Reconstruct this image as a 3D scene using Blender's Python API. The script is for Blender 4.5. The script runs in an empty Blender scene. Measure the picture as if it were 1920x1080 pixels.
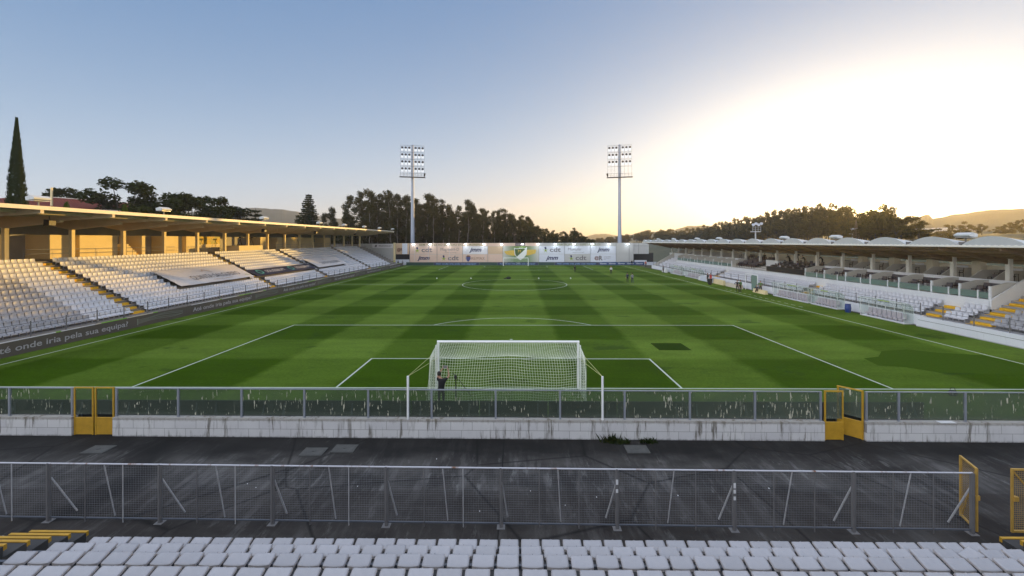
import bpy, math, random
import numpy as np
from mathutils import Vector, Matrix, noise as mnoise
R = math.radians
random.seed(7)
SC = bpy.context.scene
COL = SC.collection

# ------------------------------------------------------------------ camera
CAM = Vector((0.503, -22.45, 7.85))
cd = bpy.data.cameras.new("camera"); cam = bpy.data.objects.new("camera", cd); COL.objects.link(cam)
cd.sensor_width = 36.0; cd.lens = 36.0 * 795.73 / 1920.0; cd.shift_y = -90.4 / 1920.0; cd.clip_start = 0.1; cd.clip_end = 9000
cam.matrix_world = (Matrix.Translation(CAM) @ Matrix.Rotation(0.0127, 4, 'Z')
                    @ Matrix.Rotation(math.pi / 2, 4, 'X') @ Matrix.Rotation(-0.0019, 4, 'Z'))
SC.camera = cam

# ------------------------------------------------------------------ sky, sun, exposure
SUN_AZ, SUN_EL = R(39.2), R(3.45)
SUN_DIR = Vector((math.sin(SUN_AZ) * math.cos(SUN_EL), math.cos(SUN_AZ) * math.cos(SUN_EL), math.sin(SUN_EL)))
W = bpy.data.worlds.new("World"); SC.world = W; W.use_nodes = True
wn = W.node_tree.nodes; wl = W.node_tree.links; wn.clear()
ZENITH_FILL = (0.95, 0.92, 0.92); BACK_FILL = (2.3, 2.2, 2.12)
w_out = wn.new('ShaderNodeOutputWorld'); w_bg = wn.new('ShaderNodeBackground')
sky = wn.new('ShaderNodeTexSky'); sky.sky_type = 'NISHITA'; sky.sun_disc = False
sky.sun_elevation = SUN_EL; sky.sun_rotation = SUN_AZ
sky.air_density = 1.0; sky.dust_density = 1.6; sky.ozone_density = 1.0; sky.altitude = 100
w_bg.inputs['Strength'].default_value = 0.15
def wmath(op, a, b=None):
    n = wn.new('ShaderNodeMath'); n.operation = op
    for i, x in enumerate((a, b)):
        if x is None: continue
        if isinstance(x, (int, float)): n.inputs[i].default_value = x
        else: wl.new(x, n.inputs[i])
    return n.outputs[0]
# thin evening haze in the air: brightens the sky round the sun and warms it along the horizon
tc = wn.new('ShaderNodeTexCoord')
nrm = wn.new('ShaderNodeVectorMath'); nrm.operation = 'NORMALIZE'; wl.new(tc.outputs['Generated'], nrm.inputs[0])
dot = wn.new('ShaderNodeVectorMath'); dot.operation = 'DOT_PRODUCT'
wl.new(nrm.outputs[0], dot.inputs[0])
gl = Vector((math.sin(SUN_AZ) * math.cos(R(7)), math.cos(SUN_AZ) * math.cos(R(7)), math.sin(R(7))))
dot.inputs[1].default_value = gl
dot2 = wn.new('ShaderNodeVectorMath'); dot2.operation = 'DOT_PRODUCT'
wl.new(nrm.outputs[0], dot2.inputs[0]); dot2.inputs[1].default_value = SUN_DIR
c1 = wmath('MAXIMUM', dot.outputs['Value'], 0.0)
c2 = wmath('MAXIMUM', dot2.outputs['Value'], 0.0)
sepw = wn.new('ShaderNodeSeparateXYZ'); wl.new(nrm.outputs[0], sepw.inputs[0])
el = wmath('MAXIMUM', sepw.outputs[2], 0.0)
def wcol(fac, col):
    n = wn.new('ShaderNodeVectorMath'); n.operation = 'SCALE'
    n.inputs[0].default_value = col; wl.new(fac, n.inputs['Scale']); return n.outputs[0]
def wadd(a, b):
    n = wn.new('ShaderNodeVectorMath'); n.operation = 'ADD'; wl.new(a, n.inputs[0]); wl.new(b, n.inputs[1]); return n.outputs[0]
def wmulc(a, b):
    n = wn.new('ShaderNodeVectorMath'); n.operation = 'MULTIPLY'; wl.new(a, n.inputs[0])
    n.inputs[1].default_value = b; return n.outputs[0]
GAIN = 1.0 / (1.516 * 0.15)
def wsm(x, a, b):       # smooth step a..b
    n = wn.new('ShaderNodeMapRange'); n.interpolation_type = 'SMOOTHSTEP'; wl.new(x, n.inputs[0])
    n.inputs[1].default_value = a; n.inputs[2].default_value = b; return n.outputs[0]
def wlerp(f, a, b):
    n = wn.new('ShaderNodeMix'); n.data_type = 'VECTOR'; wl.new(f, n.inputs[0])
    for i, x in ((4, a), (5, b)):
        if isinstance(x, tuple): n.inputs[i].default_value = x
        else: wl.new(x, n.inputs[i])
    return n.outputs[1]
def wdot(v):
    n = wn.new('ShaderNodeVectorMath'); n.operation = 'DOT_PRODUCT'; wl.new(nrm.outputs[0], n.inputs[0]); n.inputs[1].default_value = v; return n.outputs['Value']
flatsun = (math.sin(SUN_AZ), math.cos(SUN_AZ), 0.0)
front = wdot(flatsun); side = wdot((math.cos(SUN_AZ), -math.sin(SUN_AZ), 0.0)); eraw = sepw.outputs[2]
blue = wlerp(wmath('POWER', wmath('SUBTRACT', 1.0, el), 3.7), (0.080, 0.205, 0.430), (0.64, 0.76, 0.86))
warmf = wmath('MULTIPLY', wmath('POWER', wmath('SUBTRACT', 1.0, el), 15.0), wmath('ADD', wmath('MULTIPLY', wsm(front, -0.2, 0.95), 0.75), 0.2))
blue = wlerp(warmf, blue, (0.56, 0.35, 0.14))
d2 = wmath('ADD', wmath('POWER', wmath('ABSOLUTE', wmath('DIVIDE', side, 0.228)), 2.0), wmath('POWER', wmath('ABSOLUTE', wmath('DIVIDE', wmath('SUBTRACT', el, 0.07), 0.142)), 2.0))
glow = wmath('MULTIPLY', wmath('POWER', wmath('ADD', d2, 1.0), -1.5), wmath('MULTIPLY', wsm(front, -0.1, 0.5), 2.5))
core = wmath('MULTIPLY', wmath('POWER', c2, 7000.0), 40.0)
over = wcol(wsm(el, 0.52, 0.95), ZENITH_FILL)                       # fill light added overhead, above the view
back = wcol(wmath('MULTIPLY', wsm(front, 0.0, -0.55), wmath('SUBTRACT', 1.0, el)), BACK_FILL)  # fill light added to the sky facing away from the sun, out of view
tot = wadd(wadd(wadd(blue, wcol(glow, (1.16, 1.0, 0.70))), wcol(core, (1.0, 0.72, 0.30))), wadd(over, back))
wl.new(wadd(wmulc(tot, (GAIN, GAIN, GAIN)), wmulc(sky.outputs[0], (0.04, 0.04, 0.04))), w_bg.inputs['Color'])
wl.new(w_bg.outputs[0], w_out.inputs[0])

sd = bpy.data.lights.new("sun", 'SUN'); sun = bpy.data.objects.new("sun", sd); COL.objects.link(sun)
sd.energy = 5.0; sd.angle = R(0.6); sd.color = (1.0, 0.60, 0.15)
sun.rotation_mode = 'QUATERNION'; sun.rotation_quaternion = SUN_DIR.to_track_quat('Z', 'Y')
sun.location = (60, 60, 40)
SC.view_settings.view_transform = 'Standard'; SC.view_settings.look = 'None'; SC.view_settings.gamma = 1.0
SC.view_settings.exposure = 0.74
SC.render.engine = 'CYCLES'; SC.cycles.max_bounces = 8; SC.cycles.transparent_max_bounces = 16
SC.cycles.sample_clamp_indirect = 4.0; SC.cycles.use_denoising = True

# ------------------------------------------------------------------ helpers
def tag(o, label=None, cat=None, group=None, kind=None):
    if label: o['label'] = label
    if cat: o['category'] = cat
    if group: o['group'] = group
    if kind: o['kind'] = kind
    return o
def empty(name, loc, label, cat, group=None, rz=0.0):
    o = bpy.data.objects.new(name, None); COL.objects.link(o); o.location = loc; o.rotation_euler[2] = rz
    o.empty_display_size = 0.3
    return tag(o, label, cat, group)
def origin(o):
    v = Vector((0, 0, 0))
    while o is not None: v = v + o.location; o = o.parent
    return v
class MB:
    def __init__(s): s.v = []; s.f = []
    def add(s, vs, fs):
        n = len(s.v); s.v += [tuple(p) for p in vs]; s.f += [tuple(i + n for i in f) for f in fs]; return s
    def box(s, x0, x1, y0, y1, z0, z1):
        return s.add([(x0,y0,z0),(x1,y0,z0),(x1,y1,z0),(x0,y1,z0),(x0,y0,z1),(x1,y0,z1),(x1,y1,z1),(x0,y1,z1)],
              [(0,3,2,1),(4,5,6,7),(0,1,5,4),(1,2,6,5),(2,3,7,6),(3,0,4,7)])
    def bar(s, p, q, w, h=None, up=(0,0,1)):
        p = Vector(p); q = Vector(q); h = h or w; d = (q - p).normalized(); u = Vector(up)
        if abs(d.dot(u)) > 0.98: u = Vector((1,0,0))
        a = d.cross(u).normalized() * w / 2; b = a.cross(d).normalized() * h / 2
        vs = [p-a-b, p+a-b, p+a+b, p-a+b, q-a-b, q+a-b, q+a+b, q-a+b]
        return s.add(vs, [(0,1,2,3),(4,7,6,5),(0,4,5,1),(1,5,6,2),(2,6,7,3),(3,7,4,0)])
    def tube(s, p, q, r, r2=None, n=8, cap=True):
        p = Vector(p); q = Vector(q); r2 = r if r2 is None else r2; d = (q - p).normalized()
        u = Vector((0,0,1)) if abs(d.z) < 0.95 else Vector((1,0,0))
        a = d.cross(u).normalized(); b = a.cross(d)
        vs = [p + (a*math.cos(t) + b*math.sin(t))*r for t in [2*math.pi*k/n for k in range(n)]]
        vs += [q + (a*math.cos(t) + b*math.sin(t))*r2 for t in [2*math.pi*k/n for k in range(n)]]
        fs = [(k, (k+1) % n, n+(k+1) % n, n+k) for k in range(n)]
        if cap and n > 2: fs += [tuple(range(n-1, -1, -1)), tuple(range(n, 2*n))]
        return s.add(vs, fs)
    def path(s, pts, r, n=4):
        for a, b in zip(pts[:-1], pts[1:]): s.tube(a, b, r, n=n, cap=False)
        return s
    def prism(s, prof, axis, a0, a1):
        """prof: 2-D polygon; axis 'x': points are (y,z); axis 'y': points are (x,z); axis 'z': (x,y)"""
        def P(p, a): return {'x': (a,p[0],p[1]), 'y': (p[0],a,p[1]), 'z': (p[0],p[1],a)}[axis]
        n = len(prof); vs = [P(p, a0) for p in prof] + [P(p, a1) for p in prof]
        return s.add(vs, [tuple(range(n)), tuple(range(2*n-1, n-1, -1))] + [(k, n+k, n+(k+1) % n, (k+1) % n) for k in range(n)])
    def ball(s, c, r, nu=10, nv=7, sc=(1,1,1)):
        vs = []; fs = []
        for j in range(nv+1):
            t = math.pi*j/nv
            for i in range(nu):
                a = 2*math.pi*i/nu
                vs.append((c[0]+r*sc[0]*math.sin(t)*math.cos(a), c[1]+r*sc[1]*math.sin(t)*math.sin(a), c[2]+r*sc[2]*math.cos(t)))
        for j in range(nv):
            for i in range(nu):
                fs.append((j*nu+i, (j+1)*nu+i, (j+1)*nu+(i+1) % nu, j*nu+(i+1) % nu))
        return s.add(vs, fs)
    def build(s, name, mat, parent=None, smooth=False, world=True):
        me = bpy.data.meshes.new(name); o = bpy.data.objects.new(name, me); COL.objects.link(o)
        if parent is not None: o.parent = parent
        off = origin(parent) if (parent is not None and world) else Vector((0,0,0))
        me.from_pydata([(x-off.x, y-off.y, z-off.z) for x, y, z in s.v], [], s.f); me.update()
        if mat is not None: me.materials.append(mat)
        if smooth: me.polygons.foreach_set('use_smooth', [True]*len(me.polygons))
        return o
def B(x0,x1,y0,y1,z0,z1): return MB().box(x0,x1,y0,y1,z0,z1)
def copy_tree(o, parent=None):
    c = o.copy(); COL.objects.link(c)
    if parent is not None: c.parent = parent
    for ch in o.children: copy_tree(ch, c)
    return c
ORD = ['first','second','third','fourth','fifth','sixth','seventh','eighth','ninth','tenth','eleventh','twelfth','thirteenth',
       'fourteenth','fifteenth','sixteenth','seventeenth','eighteenth','nineteenth','twentieth','twenty-first','twenty-second',
       'twenty-third','twenty-fourth','twenty-fifth','twenty-sixth','twenty-seventh','twenty-eighth','twenty-ninth','thirtieth']

# ---- materials
class NT:
    def __init__(s, name):
        s.m = bpy.data.materials.new(name); s.m.use_nodes = True; s.t = s.m.node_tree; s.n = s.t.nodes; s.l = s.t.links
        s.b = s.n['Principled BSDF']; s.out = s.n['Material Output']; s.tc = None
    def set(s, inp, val):
        if isinstance(val, bpy.types.NodeSocket): s.l.new(val, inp)
        elif isinstance(val, (int, float)): inp.default_value = val
        else: inp.default_value = tuple(val) + ((1.0,) if len(val) == 3 and inp.type == 'RGBA' else ())
    def obj(s):
        if s.tc is None: s.tc = s.n.new('ShaderNodeTexCoord')
        return s.tc.outputs['Object']
    def m_(s, op, a, b=None, c=None, clamp=False):
        n = s.n.new('ShaderNodeMath'); n.operation = op; n.use_clamp = clamp
        for i, x in enumerate((a, b, c)):
            if x is not None: s.set(n.inputs[i], x)
        return n.outputs[0]
    def map(s, vec, scale=(1,1,1), rot=(0,0,0), loc=(0,0,0)):
        n = s.n.new('ShaderNodeMapping'); s.l.new(vec, n.inputs[0]); n.inputs['Scale'].default_value = scale
        n.inputs['Rotation'].default_value = rot; n.inputs['Location'].default_value = loc; return n.outputs[0]
    def noise(s, scale, detail=4, rough=0.55, vec=None, dist=0.0):
        n = s.n.new('ShaderNodeTexNoise'); n.inputs['Scale'].default_value = scale; n.inputs['Detail'].default_value = detail
        n.inputs['Roughness'].default_value = rough; n.inputs['Distortion'].default_value = dist
        s.l.new(vec if vec is not None else s.obj(), n.inputs['Vector']); return n.outputs[0]
    def ramp(s, fac, stops):
        n = s.n.new('ShaderNodeValToRGB'); s.l.new(fac, n.inputs[0]); e = n.color_ramp.elements
        while len(e) < len(stops): e.new(0.5)
        for i, (p, c) in enumerate(stops):
            e[i].position = p; e[i].color = (c, c, c, 1) if isinstance(c, (int, float)) else tuple(c) + (1,)
        return n.outputs[0]
    def mix(s, fac, a, b, mode='MIX'):
        n = s.n.new('ShaderNodeMix'); n.data_type = 'RGBA'; n.blend_type = mode
        s.set(n.inputs[0], fac); s.set(n.inputs[6], a); s.set(n.inputs[7], b); return n.outputs[2]
    def sep(s, vec):
        n = s.n.new('ShaderNodeSeparateXYZ'); s.l.new(vec, n.inputs[0]); return n.outputs
    def bump(s, h, strength=0.3, dist=0.02):
        n = s.n.new('ShaderNodeBump'); n.inputs['Strength'].default_value = strength; n.inputs['Distance'].default_value = dist
        s.l.new(h, n.inputs['Height']); s.l.new(n.outputs[0], s.b.inputs['Normal'])
    def done(s, col=None, rough=None, metal=None):
        if col is not None: s.set(s.b.inputs['Base Color'], col)
        if rough is not None: s.set(s.b.inputs['Roughness'], rough)
        if metal is not None: s.set(s.b.inputs['Metallic'], metal)
        return s.m
def plain(name, col, rough=0.6, var=0.12, scale=3.0, metal=0.0):
    t = NT(name); f = t.noise(scale, 5)
    c = t.mix(f, tuple(x*(1-var*1.6) for x in col), tuple(min(1, x*(1+var)) for x in col))
    return t.done(c, rough, metal)
M = {}
def build_materials():
    M['white'] = plain('white_paint', (0.72,0.72,0.72), 0.5, 0.08)
    M['post_white'] = plain('goal_white', (0.82,0.82,0.82), 0.35, 0.03)
    M['line'] = plain('line_paint', (0.46,0.51,0.44), 0.9, 0.2, 2.5)
    M['brace'] = plain('pale_galvanised_tube', (0.46,0.45,0.45), 0.5, 0.15, 5)
    M['steel'] = plain('galvanised_steel', (0.33,0.35,0.40), 0.45, 0.15, 5, 0.35)
    M['dark_steel'] = plain('dark_grey_steel', (0.10,0.11,0.13), 0.5, 0.15, 5, 0.2)
    M['mast'] = plain('mast_grey', (0.30,0.34,0.42), 0.5, 0.08, 0.5)
    M['black'] = plain('black_plastic', (0.012,0.012,0.014), 0.5, 0.2)
    M['glass_lens'] = plain('lamp_glass', (0.85,0.88,0.92), 0.25, 0.03)
    M['yellow'] = plain('yellow_paint', (0.52,0.29,0.02), 0.55, 0.22, 4)
    M['yellow_step'] = plain('yellow_step_paint', (0.80,0.46,0.02), 0.7, 0.25, 3)
    M['brown_board'] = plain('brown_board', (0.095,0.078,0.066), 0.6, 0.08, 1)
    M['letter_grey'] = plain('pale_lettering', (0.42,0.40,0.42), 0.6, 0.03)
    M['wave'] = plain('grey_green_print', (0.20,0.23,0.19), 0.6, 0.03)
    M['green_strip'] = plain('bright_green_edge', (0.22,0.50,0.04), 0.5, 0.08)
    M['navy'] = plain('navy_print', (0.02,0.035,0.09), 0.5, 0.1)
    M['navy_logo'] = plain('navy_lettering', (0.03,0.035,0.10), 0.5, 0.05)
    M['led_text'] = plain('pale_blue_lettering', (0.20,0.34,0.55), 0.5, 0.05)
    M['lime'] = plain('lime_green_print', (0.35,0.48,0.05), 0.5, 0.05)
    M['green_text'] = plain('olive_lettering', (0.16,0.18,0.05), 0.5, 0.05)
    M['red'] = plain('red_print', (0.38,0.05,0.04), 0.5, 0.1)
    M['brownred'] = plain('brown_lettering', (0.16,0.06,0.04), 0.5, 0.05)
    M['grey_text'] = plain('grey_lettering', (0.16,0.15,0.16), 0.5, 0.05)
    M['crest_green'] = plain('crest_green', (0.05,0.10,0.02), 0.5, 0.15)
    M['crest_yellow'] = plain('crest_yellow', (0.62,0.42,0.07), 0.5, 0.15)
    M['crest_white'] = plain('crest_white', (0.70,0.72,0.68), 0.5, 0.05)
    M['panel_pink'] = plain('warm_panel', (0.66,0.48,0.38), 0.55, 0.06, 0.5)
    M['panel_tan'] = plain('tan_panel', (0.56,0.40,0.26), 0.55, 0.06, 0.5)
    M['panel_white'] = plain('white_panel', (0.66,0.64,0.66), 0.5, 0.05, 0.5)
    M['panel_grey'] = plain('grey_panel', (0.46,0.46,0.45), 0.5, 0.06, 0.5)
    M['panel_cool'] = plain('cool_white_panel', (0.60,0.63,0.70), 0.5, 0.05, 0.5)
    M['ivory'] = plain('ivory_wall', (0.78,0.64,0.36), 0.7, 0.08, 0.8)
    M['beam'] = plain('beige_concrete', (0.66,0.54,0.36), 0.7, 0.12, 1.2)
    M['edge'] = plain('roof_edge', (0.62,0.54,0.44), 0.5, 0.1, 1.5)
    M['grey_wall'] = plain('grey_wall', (0.40,0.38,0.34), 0.8, 0.12, 1)
    M['stand_white'] = plain('stand_white', (0.78,0.79,0.80), 0.65, 0.07, 0.8)
    M['stand_grey'] = plain('stand_grey_white', (0.60,0.58,0.53), 0.7, 0.1, 0.8)
    M['rust_ceiling'] = None
    M['maroon'] = plain('maroon_cushion', (0.07,0.025,0.028), 0.7, 0.2, 6)
    M['chair_grey'] = plain('chair_grey', (0.10,0.085,0.09), 0.6, 0.2, 6)
    M['skin'] = plain('skin', (0.42,0.24,0.16), 0.55, 0.1, 9)
    M['hair'] = plain('dark_hair', (0.012,0.009,0.007), 0.7, 0.2, 30)
    M['cloth_black'] = plain('black_cloth', (0.010,0.010,0.012), 0.85, 0.3, 10)
    M['cloth_navy'] = plain('navy_cloth', (0.025,0.03,0.06), 0.85, 0.2, 10)
    M['cloth_red'] = plain('red_cloth', (0.45,0.05,0.05), 0.85, 0.15, 10)
    M['cloth_orange'] = plain('orange_cloth', (0.60,0.10,0.04), 0.85, 0.15, 10)
    M['cloth_green'] = plain('green_cloth', (0.10,0.20,0.06), 0.85, 0.2, 10)
    M['cloth_hivis'] = plain('hi_vis_cloth', (0.55,0.80,0.08), 0.85, 0.1, 10)
    M['cloth_grey'] = plain('grey_cloth', (0.20,0.21,0.23), 0.85, 0.2, 10)
    M['cloth_white'] = plain('white_cloth', (0.60,0.60,0.62), 0.85, 0.1, 10)
    M['blue_plastic'] = plain('blue_plastic', (0.02,0.05,0.22), 0.35, 0.15, 3)
    M['fabric_white'] = plain('banner_white', (0.76,0.72,0.70), 0.8, 0.06, 1.2)
    M['fabric_dark'] = plain('banner_dark', (0.035,0.035,0.065), 0.8, 0.15, 1.2)
    M['teal'] = plain('teal_print', (0.10,0.36,0.30), 0.6, 0.05)
    M['lead'] = plain('lead_paint', (0.165,0.16,0.16), 0.6, 0.15, 4)
    M['net'] = plain('net_cord', (0.80,0.82,0.70), 0.8, 0.05)
    M['rope'] = plain('net_rope', (0.50,0.50,0.22), 0.8, 0.1)
    M['lid'] = plain('concrete_lid', (0.075,0.076,0.072), 0.9, 0.25, 6)
    M['gold_frame'] = plain('gate_yellow_frame', (0.48,0.29,0.06), 0.55, 0.25, 5)
    M['wall_far'] = plain('far_building_white', (0.55,0.52,0.48), 0.8, 0.08, 0.2)
    # seat plastic
    t = NT('seat_plastic'); oi = t.n.new('ShaderNodeObjectInfo')
    f = t.noise(7, 5); f2 = t.noise(1.3, 3)
    c = t.mix(f, (0.34,0.34,0.355), (0.46,0.45,0.465)); c = t.mix(t.ramp(f2, [(0.45,0.0),(0.8,0.5)]), c, (0.30,0.29,0.29))
    c = t.mix(1.0, c, t.ramp(oi.outputs['Random'], [(0,0.86),(1,1.0)]), 'MULTIPLY')
    M['seat'] = t.done(c, 0.42)
    t = NT('seat_rim'); M['seat_rim'] = t.done(t.mix(t.noise(9,4), (0.62,0.60,0.55), (0.40,0.31,0.31)), 0.5)
    # grass
    t = NT('mown_grass'); o = t.obj()
    wob = t.noise(0.5, 2, vec=o)
    s = t.sep(o)
    x = t.m_('ADD', s[0], t.m_('MULTIPLY', t.m_('SUBTRACT', wob, 0.5), 0.9))
    y = t.m_('ADD', s[1], t.m_('MULTIPLY', t.m_('SUBTRACT', wob, 0.5), 0.5))
    def stripe(v, per):
        p = t.m_('PINGPONG', t.m_('DIVIDE', v, per), 1.0)           # triangle
        return t.m_('ADD', t.m_('MULTIPLY', t.m_('SUBTRACT', p, 0.5), 9.0), 0.5, clamp=True)
    sy = stripe(t.m_('SUBTRACT', y, 2.75), 5.5)     # light between 5.5-11, 16.5-22 ...
    sx = stripe(t.m_('ADD', t.m_('ABSOLUTE', x), 4.59), 5.5)
    k = t.m_('ADD', t.m_('MULTIPLY', sy, 0.44), t.m_('MULTIPLY', sx, 0.56))
    c = t.mix(k, (0.032,0.070,0.0015), (0.094,0.156,0.020))
    n1 = t.noise(0.09, 5, 0.65, vec=o); n2 = t.noise(7, 6, 0.7, vec=t.map(o, (1,0.6,1))); n3 = t.noise(0.5, 6, 0.7, vec=t.map(o, (0.6,1.6,1)))
    c = t.mix(1.0, c, t.ramp(n1, [(0.3,(0.86,0.84,0.8)),(0.7,(1.12,1.12,1.2))]), 'MULTIPLY')
    c = t.mix(1.0, c, t.ramp(n3, [(0.3,(0.82,0.82,0.8)),(0.7,(1.16,1.14,1.1))]), 'MULTIPLY')
    c = t.mix(1.0, c, t.ramp(n2, [(0.25,(0.70,0.70,0.7)),(0.75,(1.25,1.25,1.2))]), 'MULTIPLY')
    gx = t.m_('DIVIDE', t.sep(o)[0], 3.2); gy = t.m_('DIVIDE', t.m_('SUBTRACT', t.sep(o)[1], 1.0), 1.6); gm = t.m_('ADD', t.m_('ADD', t.m_('MULTIPLY', gx, gx), t.m_('MULTIPLY', gy, gy)), t.m_('MULTIPLY', t.noise(1.3, 5, vec=o), 1.6))
    c = t.mix(t.ramp(gm, [(0.75,0.5),(1.0,0.0)]), c, (0.022,0.045,0.006))
    worn = t.noise(0.16, 6, 0.7, vec=t.map(o, (1,1.3,1), loc=(3,9,0)))
    c = t.mix(t.ramp(worn, [(0.66,0.0),(0.80,0.6)]), c, (0.16,0.19,0.10))
    lush = t.noise(0.22, 4, 0.6, vec=t.map(o, (1,1.5,1), loc=(31,2,0)))
    c = t.mix(t.ramp(lush, [(0.62,0.0),(0.68,0.5)]), c, (0.017,0.040,0.008))
    t.bump(t.noise(24, 5, 0.8, vec=o), 0.35, 0.03)
    t.b.inputs['Specular IOR Level'].default_value = 0.03
    M['grass'] = t.done(c, 0.85)
    for nm, k0, k1 in (('dark_grass_patch',(0.012,0.030,0.002),(0.024,0.050,0.005)),('turf_dark',(0.026,0.055,0.003),(0.048,0.092,0.008))):
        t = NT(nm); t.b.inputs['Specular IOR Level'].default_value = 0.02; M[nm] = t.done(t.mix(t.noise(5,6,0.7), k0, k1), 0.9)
    t = NT('rough_ground'); f = t.noise(0.05, 6, 0.6); f2 = t.noise(1.2, 5)
    M['ground'] = t.done(t.mix(f2, t.mix(f, (0.035,0.045,0.015), (0.07,0.06,0.03)), (0.03,0.04,0.015)), 0.95)
    # asphalt
    t = NT('old_asphalt'); o = t.obj()
    n1 = t.noise(0.35, 7, 0.68, vec=o, dist=0.4); n2 = t.noise(0.9, 7, 0.7, vec=t.map(o, (2.3,0.40,1), rot=(0,0,R(4)))); n3 = t.noise(45, 4, 0.7, vec=o)
    c = t.mix(t.ramp(n1, [(0.38,0.0),(0.64,1.0)]), (0.026,0.024,0.023), (0.076,0.072,0.067))
    c = t.mix(t.ramp(n2, [(0.50,0.0),(0.66,0.8)]), c, (0.125,0.120,0.115))
    n5 = t.noise(1.7, 7, 0.75, vec=t.map(o, (1.6,0.38,1), rot=(0,0,R(-9)), loc=(5,1,0)))
    c = t.mix(t.ramp(n5, [(0.57,0.0),(0.67,0.9)]), c, (0.17,0.168,0.16))
    n6 = t.noise(1.1, 7, 0.75, vec=t.map(o, (2.0,0.30,1), rot=(0,0,R(10)), loc=(1,8,0))); c = t.mix(t.ramp(n6, [(0.59,0.0),(0.68,0.6)]), c, (0.15,0.15,0.15))
    c = t.mix(t.ramp(t.noise(0.5, 5, 0.6, vec=t.map(o, (0.6,1.6,1), loc=(7,3,0))), [(0.50,0.0),(0.66,0.7)]), c, (0.013,0.0125,0.012))
    c = t.mix(t.ramp(n3, [(0.2,0.35),(0.6,0.0)]), c, (0.02,0.02,0.02))
    yy = t.sep(o)[1]
    seam = t.m_('ABSOLUTE', t.m_('ADD', t.sep(o)[0], t.m_('MULTIPLY', t.noise(1.5, 4, vec=o), 0.06))); c = t.mix(t.ramp(t.m_('MULTIPLY', seam, 10.0), [(0.0,0.9),(0.16,0.9),(0.3,0.0)]), c, (0.006,0.006,0.006))
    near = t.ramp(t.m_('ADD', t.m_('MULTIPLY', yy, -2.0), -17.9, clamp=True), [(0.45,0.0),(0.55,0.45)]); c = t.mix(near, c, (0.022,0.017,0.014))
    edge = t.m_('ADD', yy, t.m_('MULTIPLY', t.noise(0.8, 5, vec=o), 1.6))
    c = t.mix(t.ramp(t.m_('ADD', t.m_('MULTIPLY', edge, 0.55), 4.0, clamp=True), [(0.25,0.0),(0.75,0.8)]), c, (0.008,0.008,0.008))  # asphalt darkens towards the wall foot
    vo = t.n.new('ShaderNodeTexVoronoi'); vo.feature = 'DISTANCE_TO_EDGE'; vo.inputs['Scale'].default_value = 0.28
    t.l.new(t.mix(0.35, o, t.n.new('ShaderNodeTexNoise').outputs[1]), vo.inputs['Vector'])
    c = t.mix(t.ramp(vo.outputs['Distance'], [(0.0,0.8),(0.012,0.0)]), c, (0.006,0.006,0.006))
    t.bump(n3, 0.3, 0.01)
    t.b.inputs['Specular IOR Level'].default_value = 0.18
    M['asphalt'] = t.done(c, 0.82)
    # stained block wall
    t = NT('stained_white_blocks'); o = t.obj(); s = t.sep(o)
    br = t.n.new('ShaderNodeTexBrick'); br.inputs['Scale'].default_value = 1.0; br.inputs['Mortar Size'].default_value = 0.008
    br.inputs['Brick Width'].default_value = 0.85; br.inputs['Row Height'].default_value = 0.34; br.offset = 0.5
    br.inputs['Color1'].default_value = (1,1,1,1); br.inputs['Color2'].default_value = (0.9,0.9,0.92,1); br.inputs['Mortar'].default_value = (0.42,0.41,0.4,1)
    cv = t.n.new('ShaderNodeCombineXYZ'); t.l.new(s[0], cv.inputs[0]); t.l.new(s[2], cv.inputs[1]); t.l.new(cv.outputs[0], br.inputs['Vector'])
    st = t.noise(3.6, 6, 0.72, vec=t.map(o, (1.6,1.6,0.14))); st2 = t.noise(1.1, 4, 0.6, vec=t.map(o, (1,1,0.3), loc=(4,0,0)))
    drip = t.m_('MULTIPLY', t.ramp(st, [(0.51,0.0),(0.60,1.0)]), t.ramp(st2, [(0.44,0.0),(0.54,1.0)]))
    c = t.mix(t.noise(1.5, 5), (0.56,0.55,0.54), (0.72,0.71,0.69))
    c = t.mix(1.0, c, br.outputs['Color'], 'MULTIPLY')
    c = t.mix(t.m_('MULTIPLY', drip, 0.85), c, (0.10,0.085,0.06))
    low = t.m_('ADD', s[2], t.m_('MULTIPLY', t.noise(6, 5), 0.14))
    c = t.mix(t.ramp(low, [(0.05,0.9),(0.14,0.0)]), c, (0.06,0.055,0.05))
    topn = t.m_('ADD', s[2], t.m_('MULTIPLY', t.noise(9, 5), 0.16))
    c = t.mix(t.ramp(topn, [(0.70,0.0),(0.80,0.55)]), c, (0.16,0.13,0.08))
    M['blockwall'] = t.done(c, 0.8)
    # white retaining wall of the stands
    t = NT('painted_retaining_wall'); o = t.obj(); s = t.sep(o)
    c = t.mix(t.noise(0.8, 5), (0.66,0.67,0.69), (0.78,0.78,0.83))
    st = t.noise(2.2, 5, 0.7, vec=t.map(o, (1,1,0.12)))
    c = t.mix(t.ramp(st, [(0.58,0.0),(0.74,0.4)]), c, (0.28,0.27,0.24))
    c = t.mix(t.ramp(s[2], [(0.02,0.7),(0.10,0.0)]), c, (0.12,0.12,0.09))
    M['retain'] = t.done(c, 0.75)
    t = NT('bare_concrete'); o = t.obj()
    c = t.mix(t.noise(0.9, 6, 0.65), (0.16,0.14,0.12), (0.30,0.27,0.23)); c = t.mix(t.ramp(t.noise(4,5), [(0.55,0.0),(0.75,0.6)]), c, (0.09,0.08,0.07))
    M['concrete'] = t.done(c, 0.85)
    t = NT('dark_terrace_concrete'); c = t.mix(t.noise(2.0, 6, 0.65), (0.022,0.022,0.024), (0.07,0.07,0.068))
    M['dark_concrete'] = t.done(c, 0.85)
    # dirty acrylic
    t = NT('dirty_acrylic'); o = t.obj()
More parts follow.
